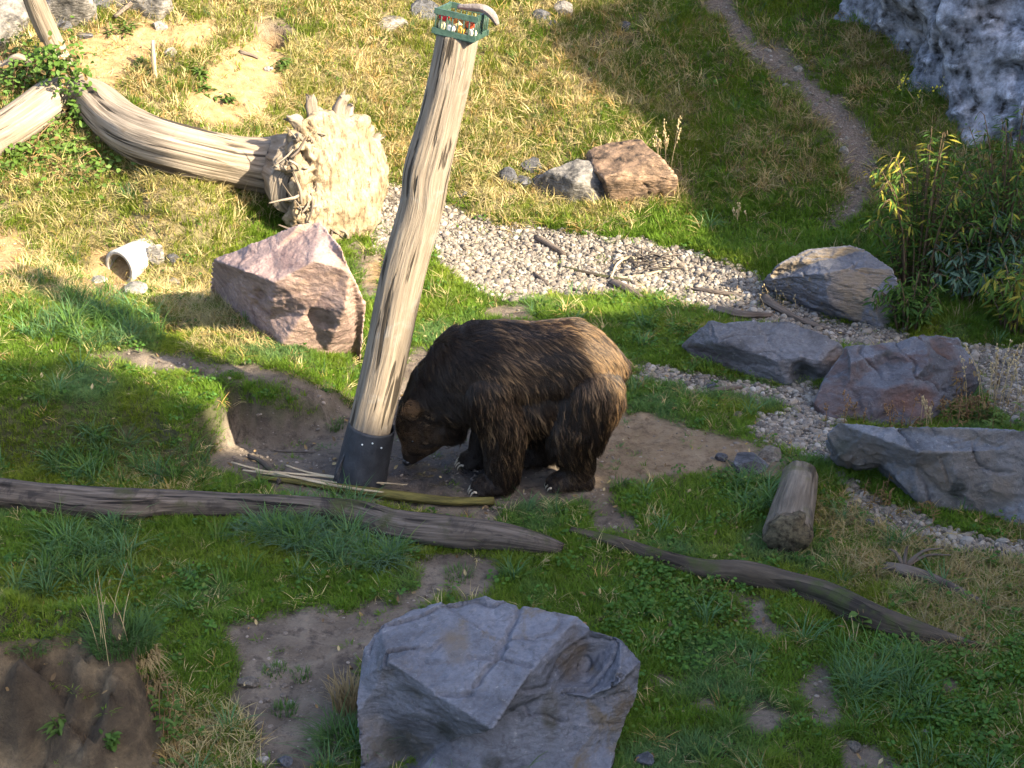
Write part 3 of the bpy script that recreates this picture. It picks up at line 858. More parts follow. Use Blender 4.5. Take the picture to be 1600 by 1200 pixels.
rock('boulder', (915, 314), [(858, 268, .26), (905, 247, .36), (935, 258, .33), (965, 296, .12), (950, 317, 0), (880, 314, 0), (838, 304, 0), (832, 284, .12), (900, 282, .24)], M_pale,
     'pale rounded boulder leaning against the reddish brown slab', voxel=0.016, chips=14, chip=0.03, seed=8, amp=0.024)

def stone(px, py, wpx, hpx, mat, label, cat='stone', group=None, seed=0, sink=0.25, deep=1.0, lift=0.0, flat=False):
    """small stone whose picture is wpx by hpx, its foot at (px, py)"""
    g0 = ground(px, py)
    s = px_per_m(g0)
    w, hgt = wpx / s, hpx / s
    rr = np.random.default_rng(seed + 900)
    bm = bmesh.new()
    V, F = ico(2)
    P = V * np.array([w * 0.55, w * 0.5 * deep, hgt * (0.42 if flat else 0.52)])
    for v in P: bm.verts.new(v)
    bmesh.ops.convex_hull(bm, input=bm.verts[:])
    for k in range(11):
        n = rr.normal(size=3); n /= np.linalg.norm(n)
        co = np.array([v.co[:] for v in bm.verts]); s_ = (co @ n).max() * rr.uniform(0.62, 0.92)
        bmesh.ops.bisect_plane(bm, geom=bm.verts[:] + bm.edges[:] + bm.faces[:], plane_co=Vector(n * s_), plane_no=Vector(n), clear_outer=True)
        ed = [e for e in bm.edges if e.is_boundary]
        if ed: bmesh.ops.holes_fill(bm, edges=ed)
    bmesh.ops.triangulate(bm, faces=bm.faces[:])
    bmesh.ops.subdivide_edges(bm, edges=[e for e in bm.edges if e.calc_length() > w * 0.18], cuts=1, use_grid_fill=True)
    bmesh.ops.triangulate(bm, faces=bm.faces[:])
    bm.verts.index_update()
    P = np.array([v.co[:] for v in bm.verts]); F = [tuple(v.index for v in f.verts) for f in bm.faces]
    bm.free()
    P = P * (1 + 0.10 * fbm(P / w * 3.5, 3, seed)[:, None])
    c, s2_ = math.cos(seed * 1.7), math.sin(seed * 1.7)
    P[:, 2] += hgt * (0.5 - sink) + lift
    P[:, 1] += w * 0.35 * deep
    o = mesh_obj('stone', P + g0, F, mat, g0, smoothed=False)
    return tag(o, label, cat, group)

gs = 'small stones beside the pale boulder'
stone(795, 290, 34, 34, M_grey, 'leftmost of the small dark stones beside the pale boulder', group=gs, seed=1)
stone(818, 296, 30, 26, M_grey, 'small dark stone lying lowest in the pile beside the pale boulder', group=gs, seed=2)
stone(832, 272, 40, 30, M_grey, 'topmost dark stone of the pile beside the pale boulder', group=gs, seed=3)
stone(848, 298, 34, 30, M_grey, 'small dark stone touching the left foot of the pale boulder', group=gs, seed=4)
stone(722, 309, 18, 13, M_grey, 'single dark stone in dry grass above the pebbles', seed=5)
gt = 'stones along the top of the picture'
stone(848, 34, 34, 24, M_grey, 'left one of the top stones at the edge of the hillside shade', group=gt, seed=6)
stone(880, 26, 34, 30, M_pale, 'tallest of the top stones at the edge of the hillside shade', group=gt, seed=7)
stone(862, 44, 24, 14, M_grey, 'lowest flat stone under the two at the edge of the hillside shade', group=gt, seed=8)
stone(977, 48, 20, 18, M_grey, 'lone grey stone on the shaded grassy slope', seed=9)
stone(662, 32, 48, 40, M_grey, 'dark upright stone at the top edge left of the feeder cage', group=gt, seed=10)
stone(610, 48, 50, 26, M_pale, 'pale stone in dry grass left of the feeder cage', group=gt, seed=11)
stone(248, 48, 26, 18, M_pale, 'pale stone above the wooden stake', seed=12)
stone(264, 90, 21, 22, M_pale, 'pale rounded stone right of the wooden stake', seed=13)
stone(418, 112, 17, 10, M_pale, 'small pale stone on the orange soil below the burrow', seed=14)
gp = 'stones round the concrete pipe'
stone(242, 412, 34, 38, M_pale, 'upright stone against the right side of the concrete pipe', group=gp, seed=15)
stone(268, 413, 22, 20, M_grey, 'smaller stone right of the upright one by the pipe', group=gp, seed=16)
stone(208, 462, 46, 20, M_pale, 'flat pale stone in front of the concrete pipe', group=gp, seed=17)
stone(152, 442, 28, 10, M_pale, 'low pale stone at the left foot of the concrete pipe', group=gp, seed=18, flat=True)
stone(272, 446, 22, 14, M_pale, 'pale stone in the long dry grass right of the pipe', group=gp, seed=19)
gpa = 'stones along the gravel path'
stone(1249, 112, 17, 11, M_pale, 'pale stone at the bend of the gravel path', group=gpa, seed=20)
stone(1228, 137, 12, 8, M_pale, 'small pale stone left of the gravel path', group=gpa, seed=21)
stone(1320, 240, 18, 13, M_pale, 'grey stone at the lower left edge of the gravel path', group=gpa, seed=22)
stone(1112, 611, 19, 16, M_rust, 'brown cobble in the grass below the flat topped boulder', seed=23)
stone(1170, 742, 62, 34, M_rust, 'flat purple slab sunk in the bare dirt right of the bear', seed=24, flat=True)
stone(1205, 722, 44, 22, M_tan, 'tan stone at the dirt edge behind the purple slab', seed=25)
stone(1128, 722, 20, 16, M_rust, 'small brown stone left of the purple slab', seed=26)
stone(1154, 652, 18, 8, M_tan, 'small yellowish stone in the grass by the pebble bed', seed=27)
gf = 'stones in the foreground dirt'
stone(387, 1077, 34, 18, M_tan, 'largest pale stone sunk in the foreground dirt', group=gf, seed=28, flat=True)
stone(405, 1140, 20, 13, M_tan, 'pale stone in the dirt below the largest one', group=gf, seed=29)
stone(410, 1196, 22, 14, M_pale, 'pale stone at the bottom edge in the foreground dirt', group=gf, seed=30)
stone(443, 1199, 26, 16, M_slate, 'grey stone at the bottom edge in the foreground dirt', group=gf, seed=31)
stone(455, 1103, 13, 9, M_pale, 'pale pebble beside a grass clump in the foreground dirt', group=gf, seed=32)
stone(497, 1180, 10, 9, M_pale, 'small pale pebble left of the slate boulder', group=gf, seed=33)
stone(1335, 1175, 26, 13, M_tan, 'pale tan stone at the lower end of the muddy trail', seed=34)
stone(1360, 824, 18, 15, M_slate, 'blue grey stone in straw below the long boulder', seed=35)
stone(1447, 1152, 16, 12, M_pale, 'tan stone in weeds at the lower right', seed=36)
stone(1010, 1000 + 200, 34, 24, M_slate, 'grey stone at the bottom edge right of the slate boulder', seed=37)
# blurred rocks behind the fallen tree, top left
gb = 'rocks behind the fallen tree'
rock('boulder', (20, 60), [(-60, 0, .35), (20, -25, .45), (58, 10, .25), (50, 55, .0), (-20, 70, .0), (-90, 60, 0)], M_pale, 'pale rock at the far left behind the bleached branch', group=gb, voxel=0.03, seed=41, amp=0.04)
rock('boulder', (100, 22), [(75, -50, .5), (110, -55, .5), (140, -10, .25), (125, 24, 0), (80, 26, 0), (66, -10, .25)], M_pale, 'pale rock at the top edge right of the bleached branch', group=gb, voxel=0.03, seed=42, amp=0.04)
rock('boulder', (210, 10), [(165, -40, .3), (250, -45, .35), (262, -8, .15), (240, 14, 0), (165, 10, 0)], M_pale, 'low tan rock at the top edge above the bare soil', group=gb, voxel=0.03, seed=43, amp=0.04)
stone(95, 48, 34, 22, M_grey, 'grey stone beside the upright bleached branch', group=gb, seed=44)
stone(128, 62, 30, 16, M_grey, 'flat grey stone below the rocks by the bleached branch', group=gb, seed=45)
stone(150, 18, 40, 30, M_grey, 'dark stone between the tan rock and the bleached branch', group=gb, seed=46)

# ------------------------------------------------------------------ leaning post with its feeder cage
M_post = wood_mat('weathered_post', (0.245, 0.20, 0.15), (0.17, 0.135, 0.10), (0.085, 0.066, 0.048), 0.95, None, 0, 48, 2.8, (0.21, 0.185, 0.155))
M_rubber = plain_mat('rubber_sleeve', (0.009, 0.010, 0.013), (0.028, 0.030, 0.036), 9, 0.65, 0.4, 0.5)
M_steel = plain_mat('nail_steel', (0.5, 0.5, 0.5), (0.7, 0.7, 0.68), 8, 0.4, 0.5, 0.0, 0.6)
PB = np.array([-1.045, 9.78, h1(-1.045, 9.78)])
PT = at_y(717, 52, 9.84)
post = empty('feeding_post', PB)
tag(post, 'tall weathered wooden post leaning right beside the bear, black sleeve at its foot', 'post')
def post_pt(f, dx=0, dz=0):
    return PB + (PT - PB) * f
def post_path():
    out = []
    for f, r, dx in [(-0.06, .145, 0), (0.1, .143, -.012), (0.3, .141, -.004), (0.5, .145, -.016), (0.64, .142, .004), (0.72, .147, -.012), (0.82, .133, .002), (0.92, .130, .005), (1.0, .127, 0)]:
        p = post_pt(f) + np.array([dx, 0, 0]); out.append((*p, r))
    return out
tube_obj('shaft', post_path(), M_post, PB, post, seg=44, step=0.035, rough=0.045, kth=6.0, ks=0.9, seed=5, lump=0.07)
sl = [(*(post_pt(f)), r) for f, r in [(-0.03, .184), (0.03, .178), (0.09, .168), (0.142, .160)]]
# open ended sleeve: outer and inner skin
V1, F1, U1 = tube(sl, seg=40, step=0.02, rough=0.05, kth=1.8, ks=3, seed=3, closed=False)
V2, F2, U2 = tube([(a, b_, c_, r_ - 0.008) for a, b_, c_, r_ in sl], seg=40, step=0.02, rough=0.05, kth=1.8, ks=3, seed=3, closed=False)
mb = MB(); mb.add(V1, F1); mb.add(V2, [tuple(reversed(f)) for f in F2])
n1 = len(V1); m_ = 41
mb.F += [(n1 - m_ + j, n1 - m_ + j + 1, 2 * n1 - m_ + j + 1, 2 * n1 - m_ + j) for j in range(40)]
mb.obj('sleeve', M_rubber, PB, post)
for px, py in ((566, 695), (596, 700), (582, 693)):
    q = at_y(px, py, 9.78 - 0.163); mb = MB(); mb.blob(q, (0.008, 0.005, 0.008), 1); mb.obj('nail', M_steel, q, post)
for k in range(3):
    a_ = at_y(548 - 4 * k, 690 + 8 * k, 9.72); b_ = at_y(521 + 3 * k, 752, 9.62)
    tube_obj('rubber_strip', [(*a_, .006), (*((a_ + b_) / 2 + [-.005, 0, 0]), .008), (*b_, .006)], M_rubber, a_, post, seg=6, step=.1)

M_cage = plain_mat('green_paint', (0.018, 0.042, 0.030), (0.045, 0.085, 0.062), 20, 0.5, 0.4, 0.3)
axz = (PT - PB) / np.linalg.norm(PT - PB)
tilt = Matrix.Rotation(R(9.0), 3, 'Y') @ Matrix.Rotation(R(-18), 3, 'Z')
TM = np.array(tilt)
CC = PT + np.array([0.008, 0, 0.0])
def cg(x, y, z): return CC + TM @ np.array([x, y, z])
cage = empty('feeder_cage', CC)
tag(cage, 'small green barred feeder cage full of fruit, on the top of the leaning post', 'feeder')
W2, HC = 0.125, 0.130
for z in (0.012, HC):
    for sx, sy, lx, ly in ((0, -1, 2 * W2 + .03, .012), (0, 1, 2 * W2 + .03, .012), (-1, 0, .012, 2 * W2), (1, 0, .012, 2 * W2)):
        mb = MB(); mb.box(cg(sx * W2, sy * W2, z), (lx, ly, 0.034), TM); mb.obj('rail', M_cage, cg(sx * W2, sy * W2, z), cage, False)
mb = MB(); mb.box(cg(0, 0, -0.009), (2 * W2, 2 * W2, 0.008), TM); mb.obj('floor_plate', M_cage, cg(0, 0, 0), cage, False)
NB = 8
bar_me = None
for side in range(4):
    for k in range(NB):
        f = -W2 + 2 * W2 * (k + 0.5 * (side % 2)) / (NB - 1 + (side % 2))
        p = {0: (f, -W2, 0), 1: (W2, f, 0), 2: (f, W2, 0), 3: (-W2, f, 0)}[side]
        if bar_me is None:
            V, F, _ = tube([(*(TM @ np.array([0, 0, .026])), .0042), (*(TM @ np.array([0, 0, HC - .015])), .0042)], seg=6, step=.2)
            ob = mesh_obj('bar', V, F, M_cage, (0, 0, 0)); bar_me = ob.data
        else:
            ob = bpy.data.objects.new('bar', bar_me); COL.objects.link(ob)
        ob.parent = cage; ob.location = cg(*p) - CC
def food(x, y, z, r, c, label, cat, sh=(1, 1, 1), k=0):
    V, F = ico(2)
    P = V * r * np.array(sh) * (1 + 0.12 * fbm(V * 1.6, 2, k)[:, None])
    q = cg(x, y, z)
    nm = cat
    m = plain_mat('food_' + cat, tuple(0.7 * w for w in c), c, 20, 0.5, 0.4, 0.2)
    return tag(mesh_obj(nm, (P @ TM.T) + q, F, m, q), label, cat, 'food in the feeder cage')
food(-.085, -.09, .10, .034, (0.60, 0.02, 0.03), 'red apple in the left of the feeder cage', 'apple', (1, 1, .9), 1)
food(-.085, -.09, .045, .032, (0.62, 0.55, 0.30), 'pale pear under the red apple in the feeder cage', 'pear', (1, 1, 1.15), 2)
food(-.03, -.09, .04, .034, (0.72, 0.68, 0.58), 'white bread chunk low in the middle of the feeder cage', 'bread', (1.1, 1, .8), 3)
food(-.015, -.09, .10, .030, (0.70, 0.22, 0.05), 'orange carrot piece above the white bread', 'carrot', (1, 1, 1), 4)
food(.03, -.09, .042, .032, (0.75, 0.38, 0.06), 'orange yellow citrus piece in the feeder cage', 'orange', (1, 1, .9), 5)
food(.045, -.085, .098, .028, (0.45, 0.20, 0.06), 'brown potato above the citrus piece', 'potato', (1.2, 1, .8), 6)
food(.085, -.09, .085, .028, (0.65, 0.10, 0.04), 'reddish peach right of the middle in the cage', 'peach', (1, 1, 1), 7)
food(.10, -.085, .04, .032, (0.70, 0.62, 0.45), 'cream coloured turnip in the right of the cage', 'turnip', (1, 1, 1), 8)
food(-.03, .03, .05, .05, (0.60, 0.50, 0.25), 'large yellow melon piece at the back of the cage', 'melon', (1, 1, .9), 9)
M_bark = plain_mat('bark_slab', (0.085, 0.07, 0.065), (0.22, 0.185, 0.17), 12, 0.85, 0.2, 0.6)
bp = [cg(-.03, -.02, HC + .03), cg(.05, -.03, HC + .045), cg(.13, -.03, HC + .055), cg(.19, -.03, HC + .03), cg(.235, -.03, HC - .02)]
V, F, UV = tube([(*bp[0], .014), (*bp[1], .022), (*bp[2], .026), (*bp[3], .026), (*bp[4], .014)], seg=12, step=.02, rough=.15, kth=2, ks=9, seed=4)
tag(mesh_obj('bark_piece', V, F, M_bark, bp[2]), 'curved grey piece of bark lying over the top of the feeder cage', 'bark')

# ------------------------------------------------------------------ logs, fallen tree, sticks
M_log = wood_mat('old_log', (0.145, 0.119, 0.098), (0.072, 0.058, 0.046), (0.021, 0.017, 0.014), 0.9, (0.040, 0.043, 0.014), 0.25, 40, 2.4, (0.016, 0.014, 0.013))
M_log2 = wood_mat('mossy_log', (0.10, 0.078, 0.056), (0.052, 0.040, 0.029), (0.020, 0.016, 0.012), 0.6, (0.040, 0.050, 0.013), 0.3, 22, 2.2)
M_bleach = wood_mat('bleached_wood', (0.281, 0.234, 0.183), (0.170, 0.136, 0.102), (0.060, 0.044, 0.032), 0.9, None, 0, 28, 1.4, (0.170, 0.128, 0.089))
M_dark = wood_mat('dark_stick', (0.16, 0.125, 0.10), (0.10, 0.078, 0.062), (0.045, 0.035, 0.03), 0.5, None, 0, 40, 4)
M_pstick = wood_mat('pale_stick', (0.48, 0.40, 0.28), (0.34, 0.27, 0.17), (0.18, 0.13, 0.08), 0.5, None, 0, 50, 4)
M_willow = wood_mat('green_branch', (0.15, 0.125, 0.035), (0.10, 0.085, 0.024), (0.05, 0.04, 0.016), 0.3, None, 0, 40, 5)

def lay(pts, up=0.0, sag=0.66):
    """points (photo x, y of the log's middle, thickness px) laid on the ground as (x,y,z,r)"""
    out = []
    for px, py, wpx in pts:
        g0 = ground(px, py + wpx * 0.42)
        r = wpx / px_per_m(g0) / 2
        out.append((g0[0], g0[1] + r * 0.6, g0[2] + r * sag + up, r))
    return out
def log(name, pts, mat, label, cat='log', group=None, up=0, sag=0.66, seg=26, step=0.035, rough=0.10, lump=0.12, seed=0, kth=4.0, ks=0.8, ragged=0.03):
    pr = lay(pts, up, sag)
    V, F, UV = tube(pr, seg=seg, step=step, rough=rough, kth=kth, ks=ks, seed=seed, lump=lump, ragged=ragged)
    c = np.array(pr)[:, :3].mean(0); c[2] = h1(c[0], c[1])
    return tag(mesh_obj(name, V, F, mat, c, None, True, UV), label, cat, group)

L1 = log('log', [(-120, 768, 50), (-20, 770, 52), (80, 780, 52), (190, 790, 58), (260, 788, 46), (350, 790, 42), (440, 793, 42), (540, 803, 46), (620, 824, 50), (700, 834, 54), (780, 840, 48), (840, 850, 36), (878, 858, 20)], M_log,
    'long weathered grey log lying across the grass in front of the post', seed=11, lump=0.2)
L2 = log('log', [(893, 830, 14), (960, 848, 22), (1040, 874, 28), (1100, 890, 32), (1165, 898, 42), (1230, 912, 38), (1290, 932, 44), (1360, 965, 46), (1420, 985, 40), (1480, 1000, 24), (1530, 1010, 12)], M_log2,
    'thin dark mossy log running from the bear towards the lower right', seed=12, lump=0.18)
cut = log('log', [(1252, 748, 54), (1246, 780, 60), (1238, 812, 67), (1231, 842, 72)], wood_mat('cut_log', (0.20, 0.165, 0.13), (0.115, 0.093, 0.07), (0.042, 0.034, 0.026), 0.7, (0.09, 0.085, 0.04), 0.2, 24, 2.4, (0.07, 0.06, 0.05)),
    'short thick cut log lying end on, left of the long boulder', seed=13, sag=0.85, lump=0.06, ragged=0.02, seg=30, step=0.025)
# the short log's sawn, crumbly end
e = np.array(lay([(1231, 842, 72)], 0, 0.85)[0]); e0 = np.array(lay([(1238, 812, 67)], 0, 0.85)[0])
dv = e[:3] - e0[:3]; dv /= np.linalg.norm(dv)
tube_obj('cut_end', [(*(e[:3] - dv * .03), e[3] * 1.03), (*(e[:3] + dv * .05), e[3] * .96)], plain_mat('rotten_end', (0.022, 0.017, 0.012), (0.14, 0.115, 0.072), 26, 0.9, 0.1, 1.0), e[:3], cut, seg=26, step=.02, rough=.3, kth=5, seed=3, ragged=.04)
log('driftwood', [(1385, 885, 14), (1410, 893, 24), (1440, 900, 22), (1480, 915, 18), (1530, 940, 10)], M_dark, 'dark rotten branch with a knotted end in the straw at the right', seed=14, seg=14, lump=.25)
kn = ground(1412, 895)
for k, (dx, dy, dz) in enumerate([(-.10, .05, .14), (.02, .04, .17), (.24, .06, .14), (-.14, -.03, .05), (.30, .08, .08)]):
    tube_obj('twig', [(*(kn + [0, 0, .04]), .016), (*(kn + np.array([dx * .5, dy, dz * .7 + .02])), .010), (*(kn + np.array([dx, dy, dz])), .004)], M_dark, kn, bpy.data.objects['driftwood'], seg=7, step=.04, rough=.2, seed=k)
# peeled willow branch with a splintered end
wb_ = lay([(400, 748, 5), (470, 757, 10), (540, 768, 14), (620, 779, 16), (700, 787, 14), (772, 787, 13)], 0.01, 1.0)
will = tag(tube_obj('branch', wb_, M_willow, np.array(wb_[3][:3]), None, seg=12, step=.04, rough=.08, seed=6), 'long green branch with a splintered pale end lying in the dirt before the post', 'branch')
for k, pts in enumerate([[(362, 727, 3), (420, 743, 4), (500, 757, 5), (620, 777, 4)], [(380, 741, 3), (440, 750, 5), (540, 764, 5), (660, 782, 3)], [(448, 735, 3), (480, 746, 4), (540, 756, 4), (600, 765, 2)],
                         [(400, 745, 3), (480, 752, 4), (560, 760, 4), (630, 768, 2)], [(430, 750, 4), (520, 770, 5), (590, 780, 4), (640, 784, 2)], [(560, 766, 3), (600, 768, 3), (636, 770, 2)]]):
    tube_obj('splinter', lay(pts, 0.02 + 0.008 * k, 1.2), M_pstick, np.array(lay(pts)[0][:3]), will, seg=6, step=.05, rough=.2, seed=k)
def stick(pts, mat, label, seed=0, up=0.0, group=None, cat='stick', **kw):
    kw = dict(dict(seg=9, step=.04, rough=.15, lump=.15), **kw)
    return log('stick', pts, mat, label, cat, group, up, 1.0, seed=seed, **kw)
stick([(388, 713, 7), (412, 725, 8), (438, 755, 10)], M_log, 'short forked grey stick crossing the splintered branch end', 1)
stick([(430, 705, 3), (480, 707, 3), (545, 709, 2)], M_dark, 'thin dark twig on the dirt left of the post', 2)
stick([(720, 709, 4), (750, 710, 4)], M_dark, 'short dark twig between the head and the far front paw', 3)
gst = 'sticks on the pebble bed'
stick([(838, 372, 9), (858, 384, 10), (882, 399, 9)], M_dark, 'short dark stick lying alone in the sunny pebbles', 4, group=gst)
stick([(835, 428, 7), (846, 436, 7), (858, 446, 4)], M_dark, 'small dark stick in the lower part of the sunny pebbles', 5, group=gst)
stick([(956, 442, 12), (978, 452, 13), (1002, 466, 9)], M_dark, 'thick dark stick at the grass edge of the pebbles', 6, group=gst)
stick([(895, 452, 5), (920, 460, 6), (950, 462, 4)], M_dark, 'thin dark stick on the grass edge above the bear', 7, group=gst)
stick([(1085, 452, 7), (1120, 458, 8), (1170, 463, 5)], M_dark, 'dark stick in the shaded pebbles left of the tan faced boulder', 8, group=gst)
stick([(1120, 485, 12), (1160, 494, 14), (1205, 494, 8)], M_dark, 'flat dark driftwood behind the flat topped boulder', 9, group=gst)
stick([(1195, 470, 18), (1215, 483, 13), (1260, 505, 8), (1330, 525, 4)], M_dark, 'long dark stick reaching from the tan faced boulder', 10, group=gst)
stick([(880, 418, 4), (930, 430, 6), (985, 440, 6)], M_log2, 'brown branch across the pebbles in front of the brushwood', 11, group=gst)
stick([(960, 436, 4), (1010, 430, 5), (1055, 414, 6)], M_pstick, 'pale branch in front of the brushwood on the pebbles', 12, group=gst)
stick([(955, 438, 3), (965, 417, 4), (985, 406, 4), (992, 413, 3)], M_pstick, 'arched pale twig standing on the pebbles', 13, group=gst, up=0.03)
stick([(1110, 611, 8), (1140, 609, 10), (1160, 606, 5)], M_dark, 'dark driftwood in the grass below the flat topped boulder', 14)
stick([(375, 82, 6), (395, 88, 6), (403, 92, 4)], M_dark, 'dark twig on the orange soil by the burrow', 15)
stick([(140, 143, 4), (165, 142, 4)], M_dark, 'thin dark twig sticking out behind the fallen tree', 16, up=.05)
stick([(180, 35, 7), (205, 15, 9), (232, -10, 10)], M_dark, 'dark branch at the top edge over the bare soil', 17, up=.05)
stick([(0, 118, 9), (10, 124, 10), (22, 131, 5)], M_pstick, 'short pale stick left of the ivy patch', 18)
bro = empty('brushwood', ground(1012, 420)); tag(bro, 'tangled heap of dark dead twigs at the shade edge on the pebbles', 'brushwood')
bo = np.array(bro.location)
for k in range(26):
    a = random.uniform(0, 6.28); l = random.uniform(.10, .30)
    c0 = bo + np.array([random.gauss(0, .13), random.gauss(0.1, .12), random.uniform(.01, .10)])
    d0 = np.array([math.cos(a), math.sin(a) * .7, random.uniform(-.2, .35)]) * l
    tube_obj('twig', [(*(c0 - d0), .004), (*(c0 + [0, 0, .02]), .007), (*(c0 + d0), .003)], M_dark if k % 3 else M_log, c0, bro, seg=5, step=.1)
sp = ground(243, 124)
tag(tube_obj('stake', [(*(sp - [0, 0, .1]), .020), (*(sp + [0, 0, .2]), .022), (*(sp + [0.01, 0, .38]), .020)], M_pstick, sp, None, seg=9, step=.05, rough=.12), 'thin wooden stake standing upright on the bare slope', 'stake')

# fallen tree
RP = ground(530, 385)                     # foot of its root plate
tree = empty('fallen_tree', RP)
tag(tree, 'bleached fallen tree lying on the slope with its root plate upright', 'dead tree')
def tp(px, py, w, Y):
    p = at_y(px, py, Y); return (*p, w / px_per_m(p) / 2)
trunk = [tp(490, 276, 150, 14.28)] + lay([(450, 283, 106), (418, 280, 90), (385, 276, 83), (345, 268, 80), (290, 256, 80), (230, 238, 80), (185, 212, 76), (150, 178, 68)], .05, 1.0) + [tp(120, 140, 50, 14.95)]
tube_obj('trunk', trunk, M_bleach, RP, tree, seg=48, step=.04, rough=.13, kth=6.0, ks=.5, seed=21, lump=.10)
tube_obj('branch', [tp(122, 145, 44, 14.95), tp(100, 105, 34, 15.1), tp(84, 70, 33, 15.15), tp(62, 22, 34, 15.0), tp(38, -40, 30, 14.8)], M_bleach, RP, tree, seg=26, step=.05, rough=.08, kth=4, ks=.5, seed=22)
tube_obj('branch', [tp(118, 142, 40, 14.95)] + lay([(85, 162, 60), (45, 190, 62), (0, 220, 60), (-60, 252, 56)], .02, .95), M_bleach, RP, tree, seg=30, step=.05, rough=.10, kth=5, ks=.5, seed=23)
gnl = tag(tube_obj('driftwood', [tp(-30, 108, 20, 15.2), tp(10, 103, 20, 15.15), tp(28, 90, 16, 15.1), tp(48, 100, 9, 15.1)], M_bleach, None, None, seg=14, step=.04, rough=.15, seed=24, lump=.2), 'gnarled bleached root piece at the left edge behind the ivy', 'driftwood')
# root plate: an upright lumpy disc of earth and roots facing right and to the front
mb = MB()
pc = at_y(528, 282, 14.40)
nrm = np.array([0.72, -0.66, 0.12]); nrm /= np.linalg.norm(nrm)
e1 = np.cross([0, 0, 1], nrm); e1 /= np.linalg.norm(e1); e2 = np.cross(nrm, e1)
V, F = ico(4)
V = V * (1 + 0.30 * fbm(V * np.array([3.2, 3.2, .5]), 3, 78)[:, None])
disc = np.sign(V[:, [0]]) * np.abs(V[:, [0]]) ** .8 * e1 * 0.53 + np.sign(V[:, [1]]) * np.abs(V[:, [1]]) ** .8 * e2 * 0.60 + V[:, [2]] * nrm * 0.15
mb.add(disc + pc, F)
V, F = ico(3)
mb.add(V * np.array([.30, .26, .34]) + at_y(480, 280, 14.36), F)
for k in range(16):
    a = 2 * math.pi * k / 16 + random.uniform(-.15, .15)
    d = math.cos(a) * e1 * 0.94 + math.sin(a) * e2
    b0 = pc + d * .38 - nrm * random.uniform(0, .10); b1 = pc + d * random.uniform(.54, .64) - nrm * random.uniform(.02, .14)
    V, F, _ = tube([(*b0, .14), (*((b0 + b1) / 2), .12), (*b1, random.uniform(.04, .08))], seg=8, step=.06, rough=.3, seed=k)
    mb.add(V, F)
P, N, Q = remesh_data(np.concatenate(mb.V), mb.F, 0.02)
fib = np.stack([(P - pc) @ e1 * 20, (P - pc) @ e2 * 4.5, (P - pc) @ nrm * 20], 1)
fb = fbm(fib, 3, 76)
f1 = fbm(P * 5, 4, 71); f2 = 1 - 2 * np.abs(fbm(P * 9, 3, 72)); f3 = fbm(P * 26, 2, 73)
leftness = smooth(pc[0] + 0.02, pc[0] - 0.28, P[:, 0])
holes = smooth(0.1, 0.5, fbm(P * 10, 3, 74)) * (0.25 + 0.9 * leftness)
P = P + N * (0.05 * f1 + 0.020 * fb + 0.02 * f2 * (.3 + leftness) + 0.010 * f3 - 0.11 * holes * (.15 + .85 * leftness))[:, None]
tm = NT('root_earth')
o = tm.coord('Object')
c = tm.ramp(tm.noise(o, 7, 6, .65), (.3, (0.17, 0.12, 0.072)), (.5, (0.27, 0.205, 0.13)), (.7, (0.35, 0.285, 0.20)))
c = tm.mix(tm.ramp(tm.noise(tm.coord('Object', (30, 30, 7)), 1.0, 5, .7), (.38, .85), (.50, 0.0)), c, (0.085, 0.06, 0.038))
tm.bsdf(c, .9, tm.bump(tm.noise(o, 40, 5, .7), .7, .03), .1)
rpo = mesh_obj('root_plate', P, Q, tm.m, RP, tree)
for k, (ang, l, r) in enumerate([(62, .28, .050), (78, .30, .060), (92, .20, .045), (104, .30, .055), (118, .26, .05), (130, .22, .045), (48, .24, .04), (36, .16, .05), (22, .20, .035), (146, .18, .04), (5, .12, .03), (-15, .16, .03), (160, .14, .035), (-40, .12, .03)]):
    a = R(ang); d = math.cos(a) * e1 * .9 + math.sin(a) * e2
    sd_ = np.array([random.gauss(0, .05), random.gauss(0, .05), random.gauss(0, .03)])
    b0 = pc + d * .46 - nrm * .06; b1 = pc + d * (.56 + l * .4) - nrm * .05 + sd_ * .6; b2 = pc + d * (.57 + l * .75 * random.uniform(.3, 1.1)) + sd_ * 1.8 - nrm * random.uniform(-.05, .1)
    tube_obj('root', [(*b0, r * 1.2), (*b1, r * random.uniform(.8, 1.3)), (*b2, r * random.uniform(.45, .95))], M_bleach, b0, tree, seg=14, step=.025, rough=.6, kth=3, ks=7, seed=80 + k, lump=.45, ragged=.09)
# fine hanging roots at the left of the plate
for k in range(46):
    q_ = random.uniform(-.62, -.05); v_ = random.uniform(-.55, .5)
    b0 = pc + e1 * q_ + e2 * v_ + nrm * .08
    d = e1 * random.gauss(0, .06) + e2 * random.gauss(0, .07); r_ = random.uniform(.007, .014)
    tube_obj('root', [(*b0, r_), (*(b0 + d * .7 + nrm * random.uniform(.0, .05)), r_ * 1.1), (*(b0 + d * 1.6 - nrm * .02), r_ * .8), (*(b0 + d * 2.6 - nrm * .06), r_ * .5)], M_bleach if k % 3 else M_dark, b0, tree, seg=6, step=.04, rough=.3, seed=k)

